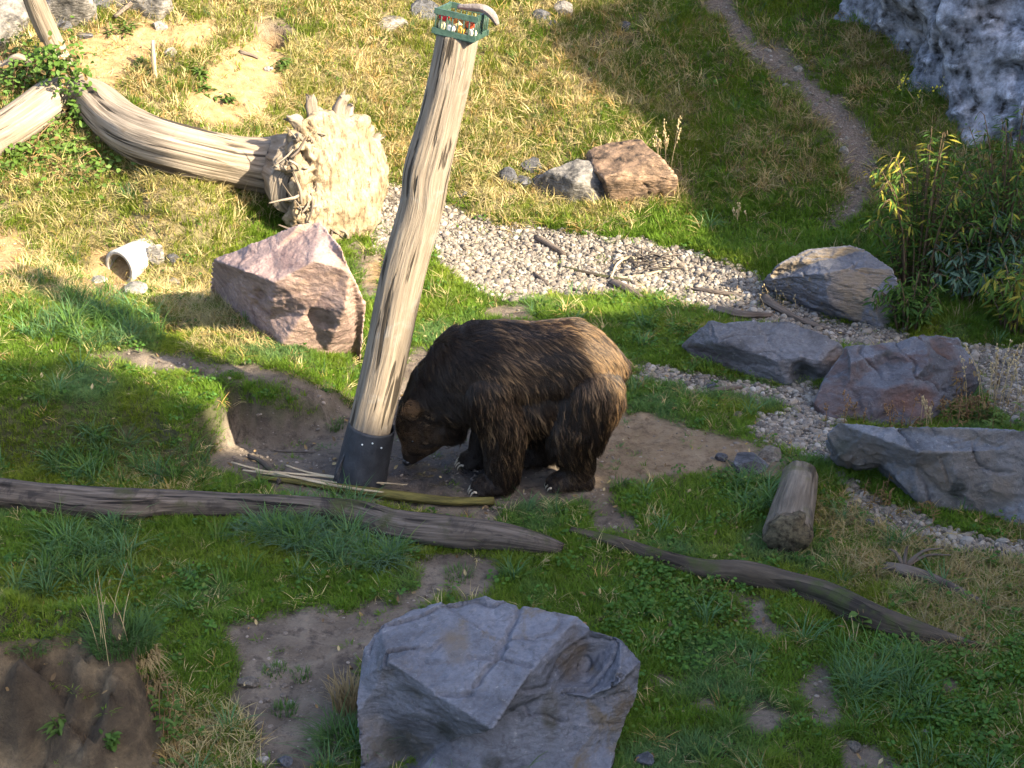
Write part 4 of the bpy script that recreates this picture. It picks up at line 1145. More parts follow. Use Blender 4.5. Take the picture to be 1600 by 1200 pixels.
# concrete pipe in the bank
M_conc = plain_mat('concrete', (0.30, 0.27, 0.23), (0.44, 0.41, 0.36), 9, 0.85, 0.2, 0.4)
pa = at_y(190, 415, h1 and 13.30); pg = ground(188, 436)
pa = np.array([pg[0], pg[1], pg[2] + 0.10])
pd = np.array([0.52, 0.85, 0.02]); pd /= np.linalg.norm(pd)
RO, RI = 0.165, 0.125
def ringpts(c, r, n=40):
    e1 = np.cross([0, 0, 1], pd); e1 /= np.linalg.norm(e1); e2 = np.cross(pd, e1)
    th = np.linspace(0, 2 * np.pi, n, endpoint=False)
    return c + r * (np.cos(th)[:, None] * e1 + np.sin(th)[:, None] * e2)
prof_p = [(pa, RI), (pa, RI + .012), (pa - pd * .006, RO - .012), (pa + pd * .006, RO), (pa + pd * .35, RO), (pa + pd * .7, RO), (pa + pd * 1.1, RO), (pa + pd * 1.1, RI), (pa + pd * .6, RI), (pa + pd * .02, RI)]
V = np.concatenate([ringpts(c_, r_) for c_, r_ in prof_p]); n = 40; F = []
for i in range(len(prof_p)):
    i2 = (i + 1) % len(prof_p)
    F += [(i * n + j, i * n + (j + 1) % n, i2 * n + (j + 1) % n, i2 * n + j) for j in range(n)]
tag(mesh_obj('concrete_pipe', V, F, M_conc, pg), 'open concrete drain pipe sticking out of the sunny left bank', 'pipe')

# ------------------------------------------------------------------ bear
zb = h1(0.1, 9.85)
bear_at = np.array([0.12, 9.87, zb])
mb = MB()
def Y(y): return 9.86 + y
# trunk, neck, head
mb.chain([(.465, Y(.04), .79, .285), (.34, Y(.04), .81, .335), (.10, Y(.02), .79, .340), (-.14, Y(0), .82, .330), (-.30, Y(0), .83, .280)], 7, .92)
mb.chain([(.34, Y(.0), .65, .27), (.10, Y(0), .635, .265), (-.12, Y(0), .66, .26)], 6, .95)
mb.blob((.16, Y(-.13), .62), (.30, .16, .22), 2)
mb.chain([(-.10, Y(0), .86, .29), (-.22, Y(0), .90, .245), (-.34, Y(.02), .82, .24)], 4, .8)             # hump
mb.chain([(-.22, Y(0), .76, .31), (-.42, Y(.05), .66, .265), (-.54, Y(.11), .49, .215)], 7, .9)
mb.chain([(-0.592, Y(.11), .43, .200), (-0.612, Y(.12), .345, .195), (-0.627, Y(.13), .26, .160)], 6, .95)
mb.chain([(-0.667, Y(.14), .24, .102), (-0.694, Y(.145), .13, .078), (-0.700, Y(.145), .078, .064)], 6, .92)   # muzzle
mb.chain([(-0.582, Y(.13), .24, .115), (-0.632, Y(.14), .135, .066), (-0.657, Y(.145), .095, .048)], 6, .85)      # lower jaw
mb.blob((-.46, Y(.09), .39), (.155, .17, .17), 2)                              # cheek, throat
mb.blob((-.672, Y(-.105), .555), (.068, .034, .074), 2)                         # near ear
mb.blob((-.680, Y(-.04), .530), (.05, .05, .05), 2)
mb.blob((-.69, Y(.26), .55), (.030, .05, .06), 2)                             # far ear
mb.blob((-.70, Y(.085), .315), (.035, .045, .03), 2)                          # brow
# near fore leg, far fore leg
mb.chain([(-.14, Y(-.14), .72, .230), (-.06, Y(-.19), .52, .185), (-.055, Y(-.215), .34, .145), (-.06, Y(-.225), .17, .118), (-.075, Y(-.23), .085, .102)], 7, .9)
mb.chain([(-.085, Y(-.23), .075, .092), (-.17, Y(-.24), .062, .080), (-.215, Y(-.245), .05, .062)], 5, 1.15)
mb.chain([(-.16, Y(.14), .70, .20), (-.13, Y(.18), .5, .15), (-.16, Y(.17), .30, .115), (-.20, Y(.155), .12, .100)], 7, .9)
mb.chain([(-.20, Y(.155), .07, .088), (-.285, Y(.145), .055, .074), (-.32, Y(.14), .045, .055)], 5, 1.1)
# near hind leg (thigh, knee forward, hock back), far hind leg
mb.chain([(.495, Y(-.09), .66, .262), (.43, Y(-.15), .48, .225), (.40, Y(-.17), .37, .180), (.44, Y(-.165), .24, .128), (.43, Y(-.165), .10, .105)], 7, .9)
mb.chain([(.48, Y(-.165), .065, .080), (.36, Y(-.18), .062, .082), (.29, Y(-.185), .05, .060)], 5, 1.1)
mb.chain([(.46, Y(.16), .64, .24), (.26, Y(.17), .46, .19), (.20, Y(.17), .34, .155), (.23, Y(.17), .2, .115), (.20, Y(.17), .09, .10)], 7, .9)
mb.chain([(.22, Y(.17), .065, .08), (.10, Y(.16), .055, .075), (.05, Y(.155), .045, .05)], 5, 1.1)
# toes
toes = []
for cx, cy, n_ in ((-.225, Y(-.245), 5), (-.325, Y(.14), 5), (.275, Y(-.185), 5), (.04, Y(.155), 5)):
    for k in range(n_):
        a = (k - 2) * 0.036
        p = (cx + 0.22 * abs(k - 2) ** 1.6 * 0.03, cy + a, .034)
        mb.blob(p, (.042, .021, .032), 2); toes.append(p)
mb.blob((.735, Y(.05), .80), (.05, .05, .08), 2)
VB = np.concatenate(mb.V); VB[:, 2] += zb
BP, BN, BQ = remesh_data(VB, mb.F, 0.013, 12)
BP[:, 2] = np.maximum(BP[:, 2], zb + 0.002)
t = NT('bear_hide')
o = t.coord('Object')
t.bsdf(t.ramp(t.noise(o, 9, 4), (.3, (0.012, 0.008, 0.006)), (.7, (0.030, 0.019, 0.012))), .8, None, .2)
M_hide = t.m
bear = mesh_obj('bear', BP, BQ, M_hide, bear_at)
tag(bear, 'brown bear standing head down, licking the ground beside the leaning post', 'bear')
M_claw = plain_mat('claw_horn', (0.20, 0.165, 0.115), (0.48, 0.42, 0.32), 30, 0.4, 0.5, 0.1)
for ti, (x, y, z) in enumerate(toes):
    sh = 1.0 if ti < 10 else 0.6
    b0 = np.array([x - .030, y, z + zb + .010])
    pr = [(*b0, .0095), (*(b0 + np.array([-.018, 0, .005]) * sh), .008), (*(b0 + np.array([-.036, 0, -.010]) * sh), .0055), (*(b0 + np.array([-.044, 0, -.034]) * sh), .0018)]
    tube_obj('claw', pr, M_claw, b0, bear, seg=8, step=.008)
M_nose = plain_mat('nose_leather', (0.008, 0.007, 0.007), (0.02, 0.018, 0.018), 60, 0.35, 0.5, 0.2)
mb = MB(); nc = np.array([-.726, Y(.13), .046 + zb]); mb.blob(nc, (.036, .040, .030), 3); mb.obj('nose', M_nose, nc, bear)
M_eye = plain_mat('eye', (0.006, 0.004, 0.003), (0.012, 0.008, 0.006), 10, 0.08, 0.6, 0.0)
bvh = BVHTree.FromPolygons([Vector(v) for v in BP], BQ)
hit = bvh.ray_cast(Vector(CAM), Vector(ray(645, 690)))
if hit[0] is not None:
    q = np.array(hit[0]); mb = MB(); mb.blob(q, (.013, .009, .013), 2); mb.obj('eye', M_eye, q, bear)
# fur: clumped guard hairs, combed from the head over the back and down the legs
def fur(parent):
    tri = []
    for q in BQ:
        tri.append((q[0], q[1], q[2]))
        if len(q) == 4: tri.append((q[0], q[2], q[3]))
    tri = np.array(tri)
    A, B_, C_ = BP[tri[:, 0]], BP[tri[:, 1]], BP[tri[:, 2]]
    area = np.linalg.norm(np.cross(B_ - A, C_ - A), axis=1)
    mid = (A + B_ + C_) / 3
    keep = (mid[:, 2] - zb > 0.05)
    keep &= ~((mid[:, 0] < -.655) & (mid[:, 2] - zb < .11))
    area = area * keep
    def sample(n):
        k = rng.choice(len(tri), n, p=area / area.sum())
        u = rng.random(n); v = rng.random(n); f = u + v > 1
        u[f] = 1 - u[f]; v[f] = 1 - v[f]
        P = A[k] + u[:, None] * (B_[k] - A[k]) + v[:, None] * (C_[k] - A[k])
        N = BN[tri[k, 0]] * (1 - u - v)[:, None] + BN[tri[k, 1]] * u[:, None] + BN[tri[k, 2]] * v[:, None]
        N /= np.linalg.norm(N, axis=1)[:, None]
        return P, N
    NH, NCL = 130000, 11000
    P, N = sample(NH)
    CPt, CN = sample(NCL)
    # nearest clump centre
    from mathutils.kdtree import KDTree
    kd = KDTree(NCL)
    for i, c_ in enumerate(CPt): kd.insert(Vector(c_), i)
    kd.balance()
    ci = np.array([kd.find(Vector(p))[1] for p in P])
    def flow(P, N):
        z = P[:, 2] - zb
        D = np.tile(np.array([0.30, 0.0, -1.0]), (len(P), 1))
        back = smooth(0.82, 1.02, z)
        D = D * (1 - back)[:, None] + np.array([1.0, 0, -0.35]) * back[:, None]
        D[:, 1] += 0.55 * N[:, 1] * back
        rump = smooth(0.40, 0.7, P[:, 0]) * smooth(.5, .9, z)
        D += np.array([0.1, 0, -1.1]) * rump[:, None]
        head = smooth(-.42, -.60, P[:, 0]) * smooth(0.66, 0.5, z)
        D = D * (1 - head)[:, None] + np.array([0.55, -0.25, 0.45]) * head[:, None]
        neck = smooth(-.30, -.42, P[:, 0]) * (1 - head)
        D = D * (1 - neck)[:, None] + np.array([0.75, 0, -0.55]) * neck[:, None]
        w = np.stack([fbm(P * 4.2, 3, 91), fbm(P * 4.2, 3, 92), fbm(P * 4.2, 3, 93)], 1)
        D = D + 0.55 * w
        D -= N * np.sum(D * N, 1)[:, None]
        D /= np.linalg.norm(D, axis=1)[:, None] + 1e-9
        return D
    z = P[:, 2] - zb
    head = smooth(-.42, -.58, P[:, 0]) * smooth(0.62, 0.5, z)
    L = 0.105 * np.ones(NH)
    L = L * (1 - 0.68 * head) * (1 - 0.5 * smooth(0.22, 0.08, z)) * (1 + 0.25 * smooth(.8, 1.05, z))
    L *= (1 - 0.78 * smooth(-.63, -.67, P[:, 0]) * smooth(0.29, 0.20, z))
    L *= 1 - .6 * np.exp(-((P[:, 0] + .672) ** 2 + (z - .57) ** 2 + (P[:, 1] - Y(-.105)) ** 2) / .08 ** 2)
    L *= rng.uniform(.65, 1.2, NH) * (0.85 + 0.35 * fbm(P * 5, 2, 95))
    D = flow(P, N)
    cD = flow(CPt, CN)
    clen = 0.95
    tipc = CPt + cD * 0.092 + CN * 0.020
    K = 7
    out = np.empty((NH, K, 3)); rad = np.empty((NH, K))
    base_r = 0.0013
    cl_amt = np.where(head > .4, 0.25, 0.85)
    ph = rng.uniform(0, 6.28, NCL)[ci]
    side = np.cross(N, D)
    for k in range(K):
        f = k / (K - 1)
        own = P + D * (L * f)[:, None] + N * (L * (0.36 * f - 0.26 * f * f))[:, None]
        own[:, 2] -= L * 0.20 * f * f
        shift = (tipc[ci] - (P + cD[ci] * 0.092 + CN[ci] * 0.02))
        own = own + shift * (cl_amt * (f ** 1.1) * np.clip(L / .10, 0, 1))[:, None]
        own = own + side * (0.009 * f * np.sin(ph + 6 * f))[:, None]
        out[:, k] = own; rad[:, k] = base_r * (1 - 0.85 * f ** 1.5)
    out[:, :, 2] = np.maximum(out[:, :, 2], zb + .003)
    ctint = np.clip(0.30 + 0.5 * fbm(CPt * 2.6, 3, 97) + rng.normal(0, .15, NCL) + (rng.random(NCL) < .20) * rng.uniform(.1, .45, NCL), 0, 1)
    tint = np.clip(ctint[ci] + .50 * smooth(.25, .5, P[:, 0]) * smooth(.72, .95, z) + rng.normal(0, .16, NH), 0, 1)  # sunlight on the rump top painted in as lighter hair tips
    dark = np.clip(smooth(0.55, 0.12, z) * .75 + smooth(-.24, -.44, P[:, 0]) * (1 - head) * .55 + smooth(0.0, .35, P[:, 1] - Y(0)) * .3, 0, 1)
    ear = np.exp(-((P[:, 0] + .672) ** 2 + (z - .57) ** 2 + (P[:, 1] - Y(-.105)) ** 2) / .06 ** 2)
    face = head * smooth(.52, .25, z) * 0.55 * np.clip(.6 + 1.2 * fbm(P * 12, 2, 98), 0, 1)
    cu = bpy.data.hair_curves.new('fur')
    cu.add_curves([K] * NH)
    cu.attributes['position'].data.foreach_set('vector', (out - bear_at).astype(np.float32).ravel())
    ra = cu.attributes.get('radius') or cu.attributes.new('radius', 'FLOAT', 'POINT')
    ra.data.foreach_set('value', rad.astype(np.float32).ravel())
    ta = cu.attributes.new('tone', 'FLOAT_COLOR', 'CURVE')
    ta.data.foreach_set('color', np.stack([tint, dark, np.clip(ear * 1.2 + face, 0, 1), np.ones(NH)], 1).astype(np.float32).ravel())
    t = NT('bear_fur')
    hi = t.n('ShaderNodeHairInfo')
    tn = t.attr('tone'); sp_ = t.n('ShaderNodeSeparateColor'); t.t.links.new(tn.outputs['Color'], sp_.inputs[0])
    root = t.mix(sp_.outputs[0], (0.004, 0.0022, 0.0013), (0.010, 0.005, 0.0024))
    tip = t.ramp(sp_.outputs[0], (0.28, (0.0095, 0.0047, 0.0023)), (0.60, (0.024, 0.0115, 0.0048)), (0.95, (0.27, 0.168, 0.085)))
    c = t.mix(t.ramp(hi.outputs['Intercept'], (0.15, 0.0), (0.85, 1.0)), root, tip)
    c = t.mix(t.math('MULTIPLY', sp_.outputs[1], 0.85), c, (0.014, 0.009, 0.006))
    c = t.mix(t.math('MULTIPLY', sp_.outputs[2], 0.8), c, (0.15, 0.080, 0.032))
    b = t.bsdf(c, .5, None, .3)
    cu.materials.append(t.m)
    o = bpy.data.objects.new('fur', cu); COL.objects.link(o)
    o.parent = parent; o.location = (0, 0, 0); o['kind'] = 'stuff'
    return o
fur(bear)

# ------------------------------------------------------------------ scattered ground cover (one object each)
def scatter(name, variants, pts, rot, scl, tint, mat, label, cat):
    """variants: list of (V, F, rnd per vertex); points carry rotation, scale and colour; geometry nodes set a variant on each"""
    VV, FF, rnd, var = [], [], [], []
    n = 0
    for k, (V, F, r_) in enumerate(variants):
        VV.append(np.asarray(V, float)); FF += [tuple(int(i) + n for i in f) for f in F]
        rnd.append(r_); var.append(np.full(len(V), k)); n += len(V)
    org = pts.mean(0)
    nv = n; n_p = len(pts)
    allv = np.concatenate(VV + [pts - org])
    me = bpy.data.meshes.new(name)
    me.from_pydata(allv.tolist(), [], FF)
    def at(nm, typ, key, data):
        a = me.attributes.new(nm, typ, 'POINT'); a.data.foreach_set(key, np.asarray(data).ravel())
    at('var', 'INT', 'value', np.concatenate(var + [np.full(n_p, -1)]).astype(np.int32))
    at('pick', 'INT', 'value', np.concatenate([np.zeros(nv), rng.integers(0, len(variants), n_p)]).astype(np.int32))
    at('rnd', 'FLOAT', 'value', np.concatenate(rnd + [np.zeros(n_p)]).astype(np.float32))
    at('rot', 'FLOAT_VECTOR', 'vector', np.concatenate([np.zeros((nv, 3)), rot]).astype(np.float32))
    at('scl', 'FLOAT_VECTOR', 'vector', np.concatenate([np.ones((nv, 3)), scl]).astype(np.float32))
    at('tint', 'FLOAT_COLOR', 'color', np.concatenate([np.ones((nv, 4)), np.concatenate([tint, np.ones((n_p, 1))], 1)]).astype(np.float32))
    me.materials.append(mat); me.update()
    o = bpy.data.objects.new(name, me); COL.objects.link(o); o.location = org
    ng = bpy.data.node_groups.new(name, 'GeometryNodeTree')
    ng.interface.new_socket('Geometry', in_out='INPUT', socket_type='NodeSocketGeometry')
    ng.interface.new_socket('Geometry', in_out='OUTPUT', socket_type='NodeSocketGeometry')
    N = ng.nodes.new; Lk = ng.links.new
    gi = N('NodeGroupInput'); go = N('NodeGroupOutput')
    def named(nm, typ):
        x = N('GeometryNodeInputNamedAttribute'); x.data_type = typ; x.inputs[0].default_value = nm
        return x.outputs[0]
    va = named('var', 'INT')
    def sep(k):
        c = N('FunctionNodeCompare'); c.data_type = 'INT'; c.operation = 'EQUAL'
        Lk(va, c.inputs[2]); c.inputs[3].default_value = k
        s = N('GeometryNodeSeparateGeometry'); s.domain = 'POINT'
        Lk(gi.outputs[0], s.inputs[0]); Lk(c.outputs[0], s.inputs[1])
        return s.outputs[0]
    g2i = N('GeometryNodeGeometryToInstance')
    for k in reversed(range(len(variants))): Lk(sep(k), g2i.inputs[0])
    iop = N('GeometryNodeInstanceOnPoints')
    Lk(sep(-1), iop.inputs['Points']); Lk(g2i.outputs[0], iop.inputs['Instance'])
    iop.inputs['Pick Instance'].default_value = True
    Lk(named('pick', 'INT'), iop.inputs['Instance Index'])
    e2r = N('FunctionNodeEulerToRotation'); Lk(named('rot', 'FLOAT_VECTOR'), e2r.inputs[0]); Lk(e2r.outputs[0], iop.inputs['Rotation'])
    Lk(named('scl', 'FLOAT_VECTOR'), iop.inputs['Scale'])
    Lk(iop.outputs[0], go.inputs[0])
    md = o.modifiers.new('scatter', 'NODES'); md.node_group = ng
    tag(o, label, cat, kind='stuff')
    return o

def tuft(n, spread, hmin, hmax, width, bend, seed, droop=0.0):
    rr = np.random.default_rng(seed)
    V, F, C = [], [], []
    for k in range(n):
        a = rr.uniform(0, 6.283); r = spread * math.sqrt(rr.random())
        p = np.array([math.cos(a) * r, math.sin(a) * r, -0.012])
        h_ = rr.uniform(hmin, hmax); ba = a + rr.normal(0, .9); bd = bend * rr.uniform(.3, 1.3)
        dirv = np.array([math.cos(ba), math.sin(ba), 0])
        wv = np.array([-math.sin(ba), math.cos(ba), 0]) * width * rr.uniform(.7, 1.3) / 2
        i0 = len(V)
        for f, w in ((0, 1.0), (.38, .9), (.72, .6)):
            c = p + np.array([0, 0, h_ * (f - droop * f * f)]) + dirv * (h_ * bd * f * f)
            V += [c - wv * w, c + wv * w]
        V.append(p + np.array([0, 0, h_ * (1 - droop)]) + dirv * h_ * bd)
        F += [(i0, i0 + 1, i0 + 3, i0 + 2), (i0 + 2, i0 + 3, i0 + 5, i0 + 4), (i0 + 4, i0 + 5, i0 + 6)]
        C += [rr.random()] * 7
    return np.array(V), F, np.array(C)

def candidates(dens_near, dens_far):
    """points over the ground the picture could show"""
    out = []
    y = 6.0
    while y < 20.5:
        dy = 0.5
        half = 0.335 * math.hypot(y + .5, 4.8) + 0.8
        d = dens_near + (dens_far - dens_near) * float(smooth(9.0, 15.0, y))
        n = int(d * dy * 2 * half)
        out.append(np.stack([rng.uniform(-half, half, n), rng.uniform(y, y + dy, n)], 1))
        y += dy
    P = np.concatenate(out)
    return P[:, 0], P[:, 1]

# obstacles: no blades through the bear's feet, the post, the logs' middles
x, y = candidates(1500, 620)
z = H(x, y)
cv = cover(x, y, z)
patch = fbm2(x, y, 1.1, 3, 51); fine = fbm2(x, y, 4.5, 3, 52)
bare = np.maximum.reduce([cv['dirt'], cv['gravel'], cv['path'], cv['warm'] * 0.93])
dry = cv['dry']
is_dry = rng.random(len(x)) < np.clip(dry * 1.15 + 0.25 * fine * (dry > .15), 0, .95)
ok = rng.random(len(x)) > np.clip(bare * 1.25 - .12 + .25 * fine * (bare > .05), 0, .985)
thin = rng.random(len(x)) < (0.93 - 0.30 * smooth(.25, .7, dry) - 0.25 * smooth(.15, .5, fine) * (dry > .2))
ok &= thin
tang = rng.uniform(0, 6.283, len(x))
def rots(m, lean):
    n = int(m.sum())
    return np.stack([rng.normal(0, lean, n), rng.normal(0, lean, n), rng.uniform(0, 6.283, n)], 1)
far = smooth(11, 15.5, y)
P3 = np.stack([x, y, z], 1)

M_grass = leaf_mat('grass_blade', (0.85, 0.9, 0.6), (0.20, 0.22, 0.06), 0.42, True)
M_straw = leaf_mat('straw_blade', (0.9, 0.85, 0.7), (0.50, 0.42, 0.24), 0.30, True)
# short green grass
m = ok & ~is_dry
gcol = np.array([0.105, 0.185, 0.018])[None] * np.ones((int(m.sum()), 1))
pz = patch[m]; fz_ = fine[m]
gcol = gcol * (1 + 0.30 * fz_)[:, None]
yel = smooth(-.1, .5, pz)[:, None] * 0.7
gcol = gcol * (1 - yel) + np.array([0.185, 0.215, 0.022]) * yel
frost = smooth(.12, .45, fbm2(x, y, 1.7, 3, 55))[m][:, None] * (1 - far[m])[:, None] * 0.75
gcol = gcol * (1 - frost) + np.array([0.105, 0.195, 0.085]) * frost
sunny = far[m][:, None] * smooth(.1, .5, dry[m])[:, None]
gcol = gcol * (1 - .6 * sunny) + np.array([0.21, 0.22, 0.045]) * .6 * sunny
n = int(m.sum())
hs = (0.62 + 0.55 * np.clip(0.5 + fbm2(x, y, 2.2, 3, 57)[m] * 1.2, 0, 1)) * rng.uniform(.7, 1.25, n) * (1 + .8 * far[m])
hs *= (1 - .55 * bare[m])
scl = np.stack([(1 + .7 * far[m]) * rng.uniform(.8, 1.2, n)] * 2 + [hs], 1)
scatter('grass', [tuft(17, .034, .035, .075, .0050, .75, 200 + k, .15) for k in range(8)], P3[m], rots(m, .16), scl, gcol, M_grass,
        'short green grass growing over the hollow and the slopes', 'grass')
# dry straw coloured grass
m = ok & is_dry
n = int(m.sum())
dcol = np.array([0.47, 0.38, 0.19])[None] * rng.uniform(.7, 1.2, (n, 1))
br = (rng.random(n) < .3)[:, None]
dcol = np.where(br, dcol * np.array([.75, .62, .45]), dcol)
gr = smooth(.0, .4, patch[m])[:, None] * .4
dcol = dcol * (1 - gr) + np.array([0.19, 0.20, 0.05]) * gr
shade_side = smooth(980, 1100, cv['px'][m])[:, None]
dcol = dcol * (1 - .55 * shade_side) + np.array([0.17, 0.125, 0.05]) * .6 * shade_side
hs = rng.uniform(.6, 1.35, n) * (1 + .25 * far[m])
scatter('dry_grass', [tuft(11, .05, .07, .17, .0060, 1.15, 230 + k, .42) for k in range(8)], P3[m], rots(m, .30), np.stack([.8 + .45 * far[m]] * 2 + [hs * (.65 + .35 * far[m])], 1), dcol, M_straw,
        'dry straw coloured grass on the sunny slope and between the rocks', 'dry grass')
# long arching tufts
def in_poly(polys, soft=12):
    d = np.full(x.shape, -1e9)
    for p in polys: d = np.maximum(d, poly_sd(cv['px'], cv['py'], np.array(p)))
    return smooth(-soft, soft, d)
LONG = [[(410, 800), (560, 790), (640, 850), (620, 900), (500, 880), (400, 850)], [(80, 690), (330, 660), (320, 760), (60, 760)], [(60, 830), (200, 820), (200, 920), (60, 930)],
        [(1260, 1010), (1440, 1040), (1420, 1130), (1330, 1150)], [(500, 1060), (560, 1050), (570, 1210), (510, 1210)], [(1150, 760), (1215, 740), (1210, 800), (1150, 820)], [(170, 430), (260, 520), (160, 560), (40, 520)]]
lp = in_poly(LONG)
m = (rng.random(len(x)) < .10 * lp * (1 - bare) + .003 * (1 - bare)) 
n = int(m.sum())
lc = np.array([0.085, 0.165, 0.070])[None] * rng.uniform(.75, 1.3, (n, 1))
lc = lc * np.where(rng.random((n, 1)) < .45, np.array([[.95, .95, .45]]), 1.0)
scatter('long_grass', [tuft(20, .035, .13, .26, .0068, .85, 260 + k, .38) for k in range(6)], P3[m], rots(m, .15), np.stack([rng.uniform(.8, 1.2, n)] * 3, 1), lc, M_grass,
        'long arching bluish green grass tufts in the lawn', 'grass')
# broad leaved clover and weeds in the lawn
def clover(seed):
    rr = np.random.default_rng(seed); V, F, C = [], [], []
    for k in range(12):
        a = rr.uniform(0, 6.28); r = .05 * math.sqrt(rr.random()); s = rr.uniform(.005, .010)
        c = np.array([math.cos(a) * r, math.sin(a) * r, rr.uniform(.015, .05)])
        nn = np.array([rr.normal(0, .4), rr.normal(0, .4), 1]); nn /= np.linalg.norm(nn)
        u = np.cross(nn, [1, 0, .1]); u /= np.linalg.norm(u); v = np.cross(nn, u)
        i0 = len(V)
        V += [c + s * (math.cos(q) * u * 1.35 + math.sin(q) * v) for q in np.linspace(0, 6.283, 7)[:-1]]
        F.append(tuple(range(i0, i0 + 6))); C += [rr.random()] * 6
    return np.array(V), F, np.array(C)
CLOV = [[(980, 880), (1150, 900), (1180, 1000), (1080, 1060), (960, 980)], [(960, 480), (1060, 480), (1070, 560), (980, 560)], [(1380, 1000), (1600, 1010), (1620, 1210), (1400, 1210)], [(1080, 740), (1200, 740), (1200, 800)],
        [(200, 900), (330, 900), (300, 960)], [(-60, 230), (160, 230), (180, 300), (-60, 300)]]
cp = in_poly(CLOV, 30)
m = (rng.random(len(x)) < (.30 * cp + .03) * (1 - bare) * smooth(-.3, .3, fine + .2))
n = int(m.sum())
scatter('clover', [clover(300 + k) for k in range(5)], P3[m], rots(m, .2), np.stack([rng.uniform(.8, 1.5, n)] * 3, 1),
        np.array([0.065, 0.140, 0.026])[None] * rng.uniform(.7, 1.35, (n, 1)), M_grass, 'low clover and broad leaved weeds in the lawn', 'clover')

# pebbles of the dry stream bed, and grit on the soil
def pebble(seed):
    V, F = ico(2)
    rr = np.random.default_rng(seed)
    P = V * np.array([1, rr.uniform(.6, .9), rr.uniform(.45, .7)])
    P = P * (1 + .16 * fbm(V * 1.4 + seed, 2, seed)[:, None])
    return P, F, np.full(len(P), .3)
t = NT('pebble')
tn = t.attr('tint', 'INSTANCER'); o = t.coord('Object')
c = t.mix(t.ramp(t.noise(o, 3.0, 5, .65), (.35, .0), (.7, .55)), tn.outputs['Color'], (0.30, 0.25, 0.20), 'MIX')
t.bsdf(c, .75, t.bump(t.noise(o, 6, 4), .3, .1), .3)
M_peb = t.m
gx_, gy_ = candidates(3600, 3300)
gz_ = H(gx_, gy_)
c2 = cover(gx_, gy_, gz_)
u_ = rng.random(len(gx_))
m = (u_ < c2['gravel'] * (.93 - .45 * smooth(.1, .5, fbm2(gx_, gy_, 2.2, 3, 83)))) | (u_ < c2['path'] * .22)
n = int(m.sum())
base = np.array([[0.42, 0.36, 0.285], [0.50, 0.45, 0.38], [0.24, 0.205, 0.18], [0.15, 0.13, 0.125], [0.34, 0.27, 0.20], [0.58, 0.54, 0.48]])
pc_ = base[rng.choice(6, n, p=[.26, .22, .16, .12, .16, .08])] * rng.uniform(.20, .68, (n, 1)) ** 1.2
pth_ = c2['path'][m] > c2['gravel'][m]
pc_[pth_] *= .5
sz = np.clip(rng.lognormal(-4.42, .52, n), .006, .048)
sz[pth_] *= .75
scatter('pebbles', [pebble(320 + k) for k in range(8)], np.stack([gx_[m], gy_[m], gz_[m] + sz * .15], 1), np.stack([rng.normal(0, .3, n), rng.normal(0, .3, n), rng.uniform(0, 6.28, n)], 1), np.stack([sz] * 3, 1), pc_, M_peb,
        'pale and grey pebbles of the dry stream bed', 'pebbles')
m = (u_ < c2['dirt'] * .26 * smooth(-.35, .45, fbm2(gx_, gy_, 3.0, 3, 84)) * ((gx_ > -1.8) | (gy_ > 7.3))) | (u_ < c2['warm'] * .08) | (u_ < c2['path'] * .35)
n = int(m.sum())
sz = np.clip(rng.lognormal(-5.1, .55, n), .003, .020)
cc = np.array([[0.06, 0.045, 0.036], [0.11, 0.085, 0.068], [0.22, 0.18, 0.15]])[rng.choice(3, n, p=[.5, .35, .15])]
cc = np.where((c2['warm'][m] > .5)[:, None], cc * np.array([2.2, 1.8, 1.3]), cc)
scatter('soil_crumbs', [pebble(340 + k) for k in range(4)], np.stack([gx_[m], gy_[m], gz_[m]], 1), np.stack([rng.normal(0, .3, n)] * 2 + [rng.uniform(0, 6.28, n)], 1), np.stack([sz] * 3, 1), cc, M_peb,
        'crumbs of soil and grit on the bare ground', 'soil')

# ------------------------------------------------------------------ shrubs, weeds, tufts
def leaf_shape(L, w, fold=.35, curl=.25):
    """pointed leaf along +x, folded on its midrib, tip bent down"""
    V, F = [], []
    st = [(0, .08), (.22, .75), (.48, 1.0), (.76, .62)]
    for f, q in st:
        z = -curl * L * f * f
        V += [(f * L, -q * w / 2, z + fold * q * w / 2), (f * L, 0, z), (f * L, q * w / 2, z + fold * q * w / 2)]
    V.append((L, 0, -curl * L))
    for i in range(3):
        a = i * 3
        F += [(a, a + 3, a + 4, a + 1), (a + 1, a + 4, a + 5, a + 2)]
    F += [(9, 12, 10), (10, 12, 11)]
    return np.array(V), F
M_lgreen = leaf_mat('shrub_leaf_green', (0.045, 0.100, 0.016), (0.110, 0.175, 0.028), .35)
M_lyell = leaf_mat('shrub_leaf_yellow', (0.34, 0.26, 0.03), (0.19, 0.21, 0.04), .40)
M_lblue = leaf_mat('shrub_leaf_grey', (0.060, 0.105, 0.070), (0.110, 0.165, 0.110), .30)
M_ldark = leaf_mat('shrub_leaf_dark', (0.028, 0.065, 0.014), (0.060, 0.115, 0.022), .35)
M_stem = plain_mat('shrub_stem', (0.07, 0.045, 0.028), (0.14, 0.095, 0.055), 20, .8, .2, .3)
_leafmesh = {}
def leaf_me(mat, k, L, w):
    key = (mat.name, k, round(L, 3))
    if key not in _leafmesh:
        V, F = leaf_shape(L, w, .35, .15 + .14 * k)
        me = bpy.data.meshes.new('leaf'); me.from_pydata(V.tolist(), [], F); me.materials.append(mat)
        _leafmesh[key] = me
    return _leafmesh[key]
def basis(d, up):
    d = d / np.linalg.norm(d); y = np.cross(up, d); y /= np.linalg.norm(y) + 1e-9; z = np.cross(d, y)
    return np.stack([d, y, z], 1)
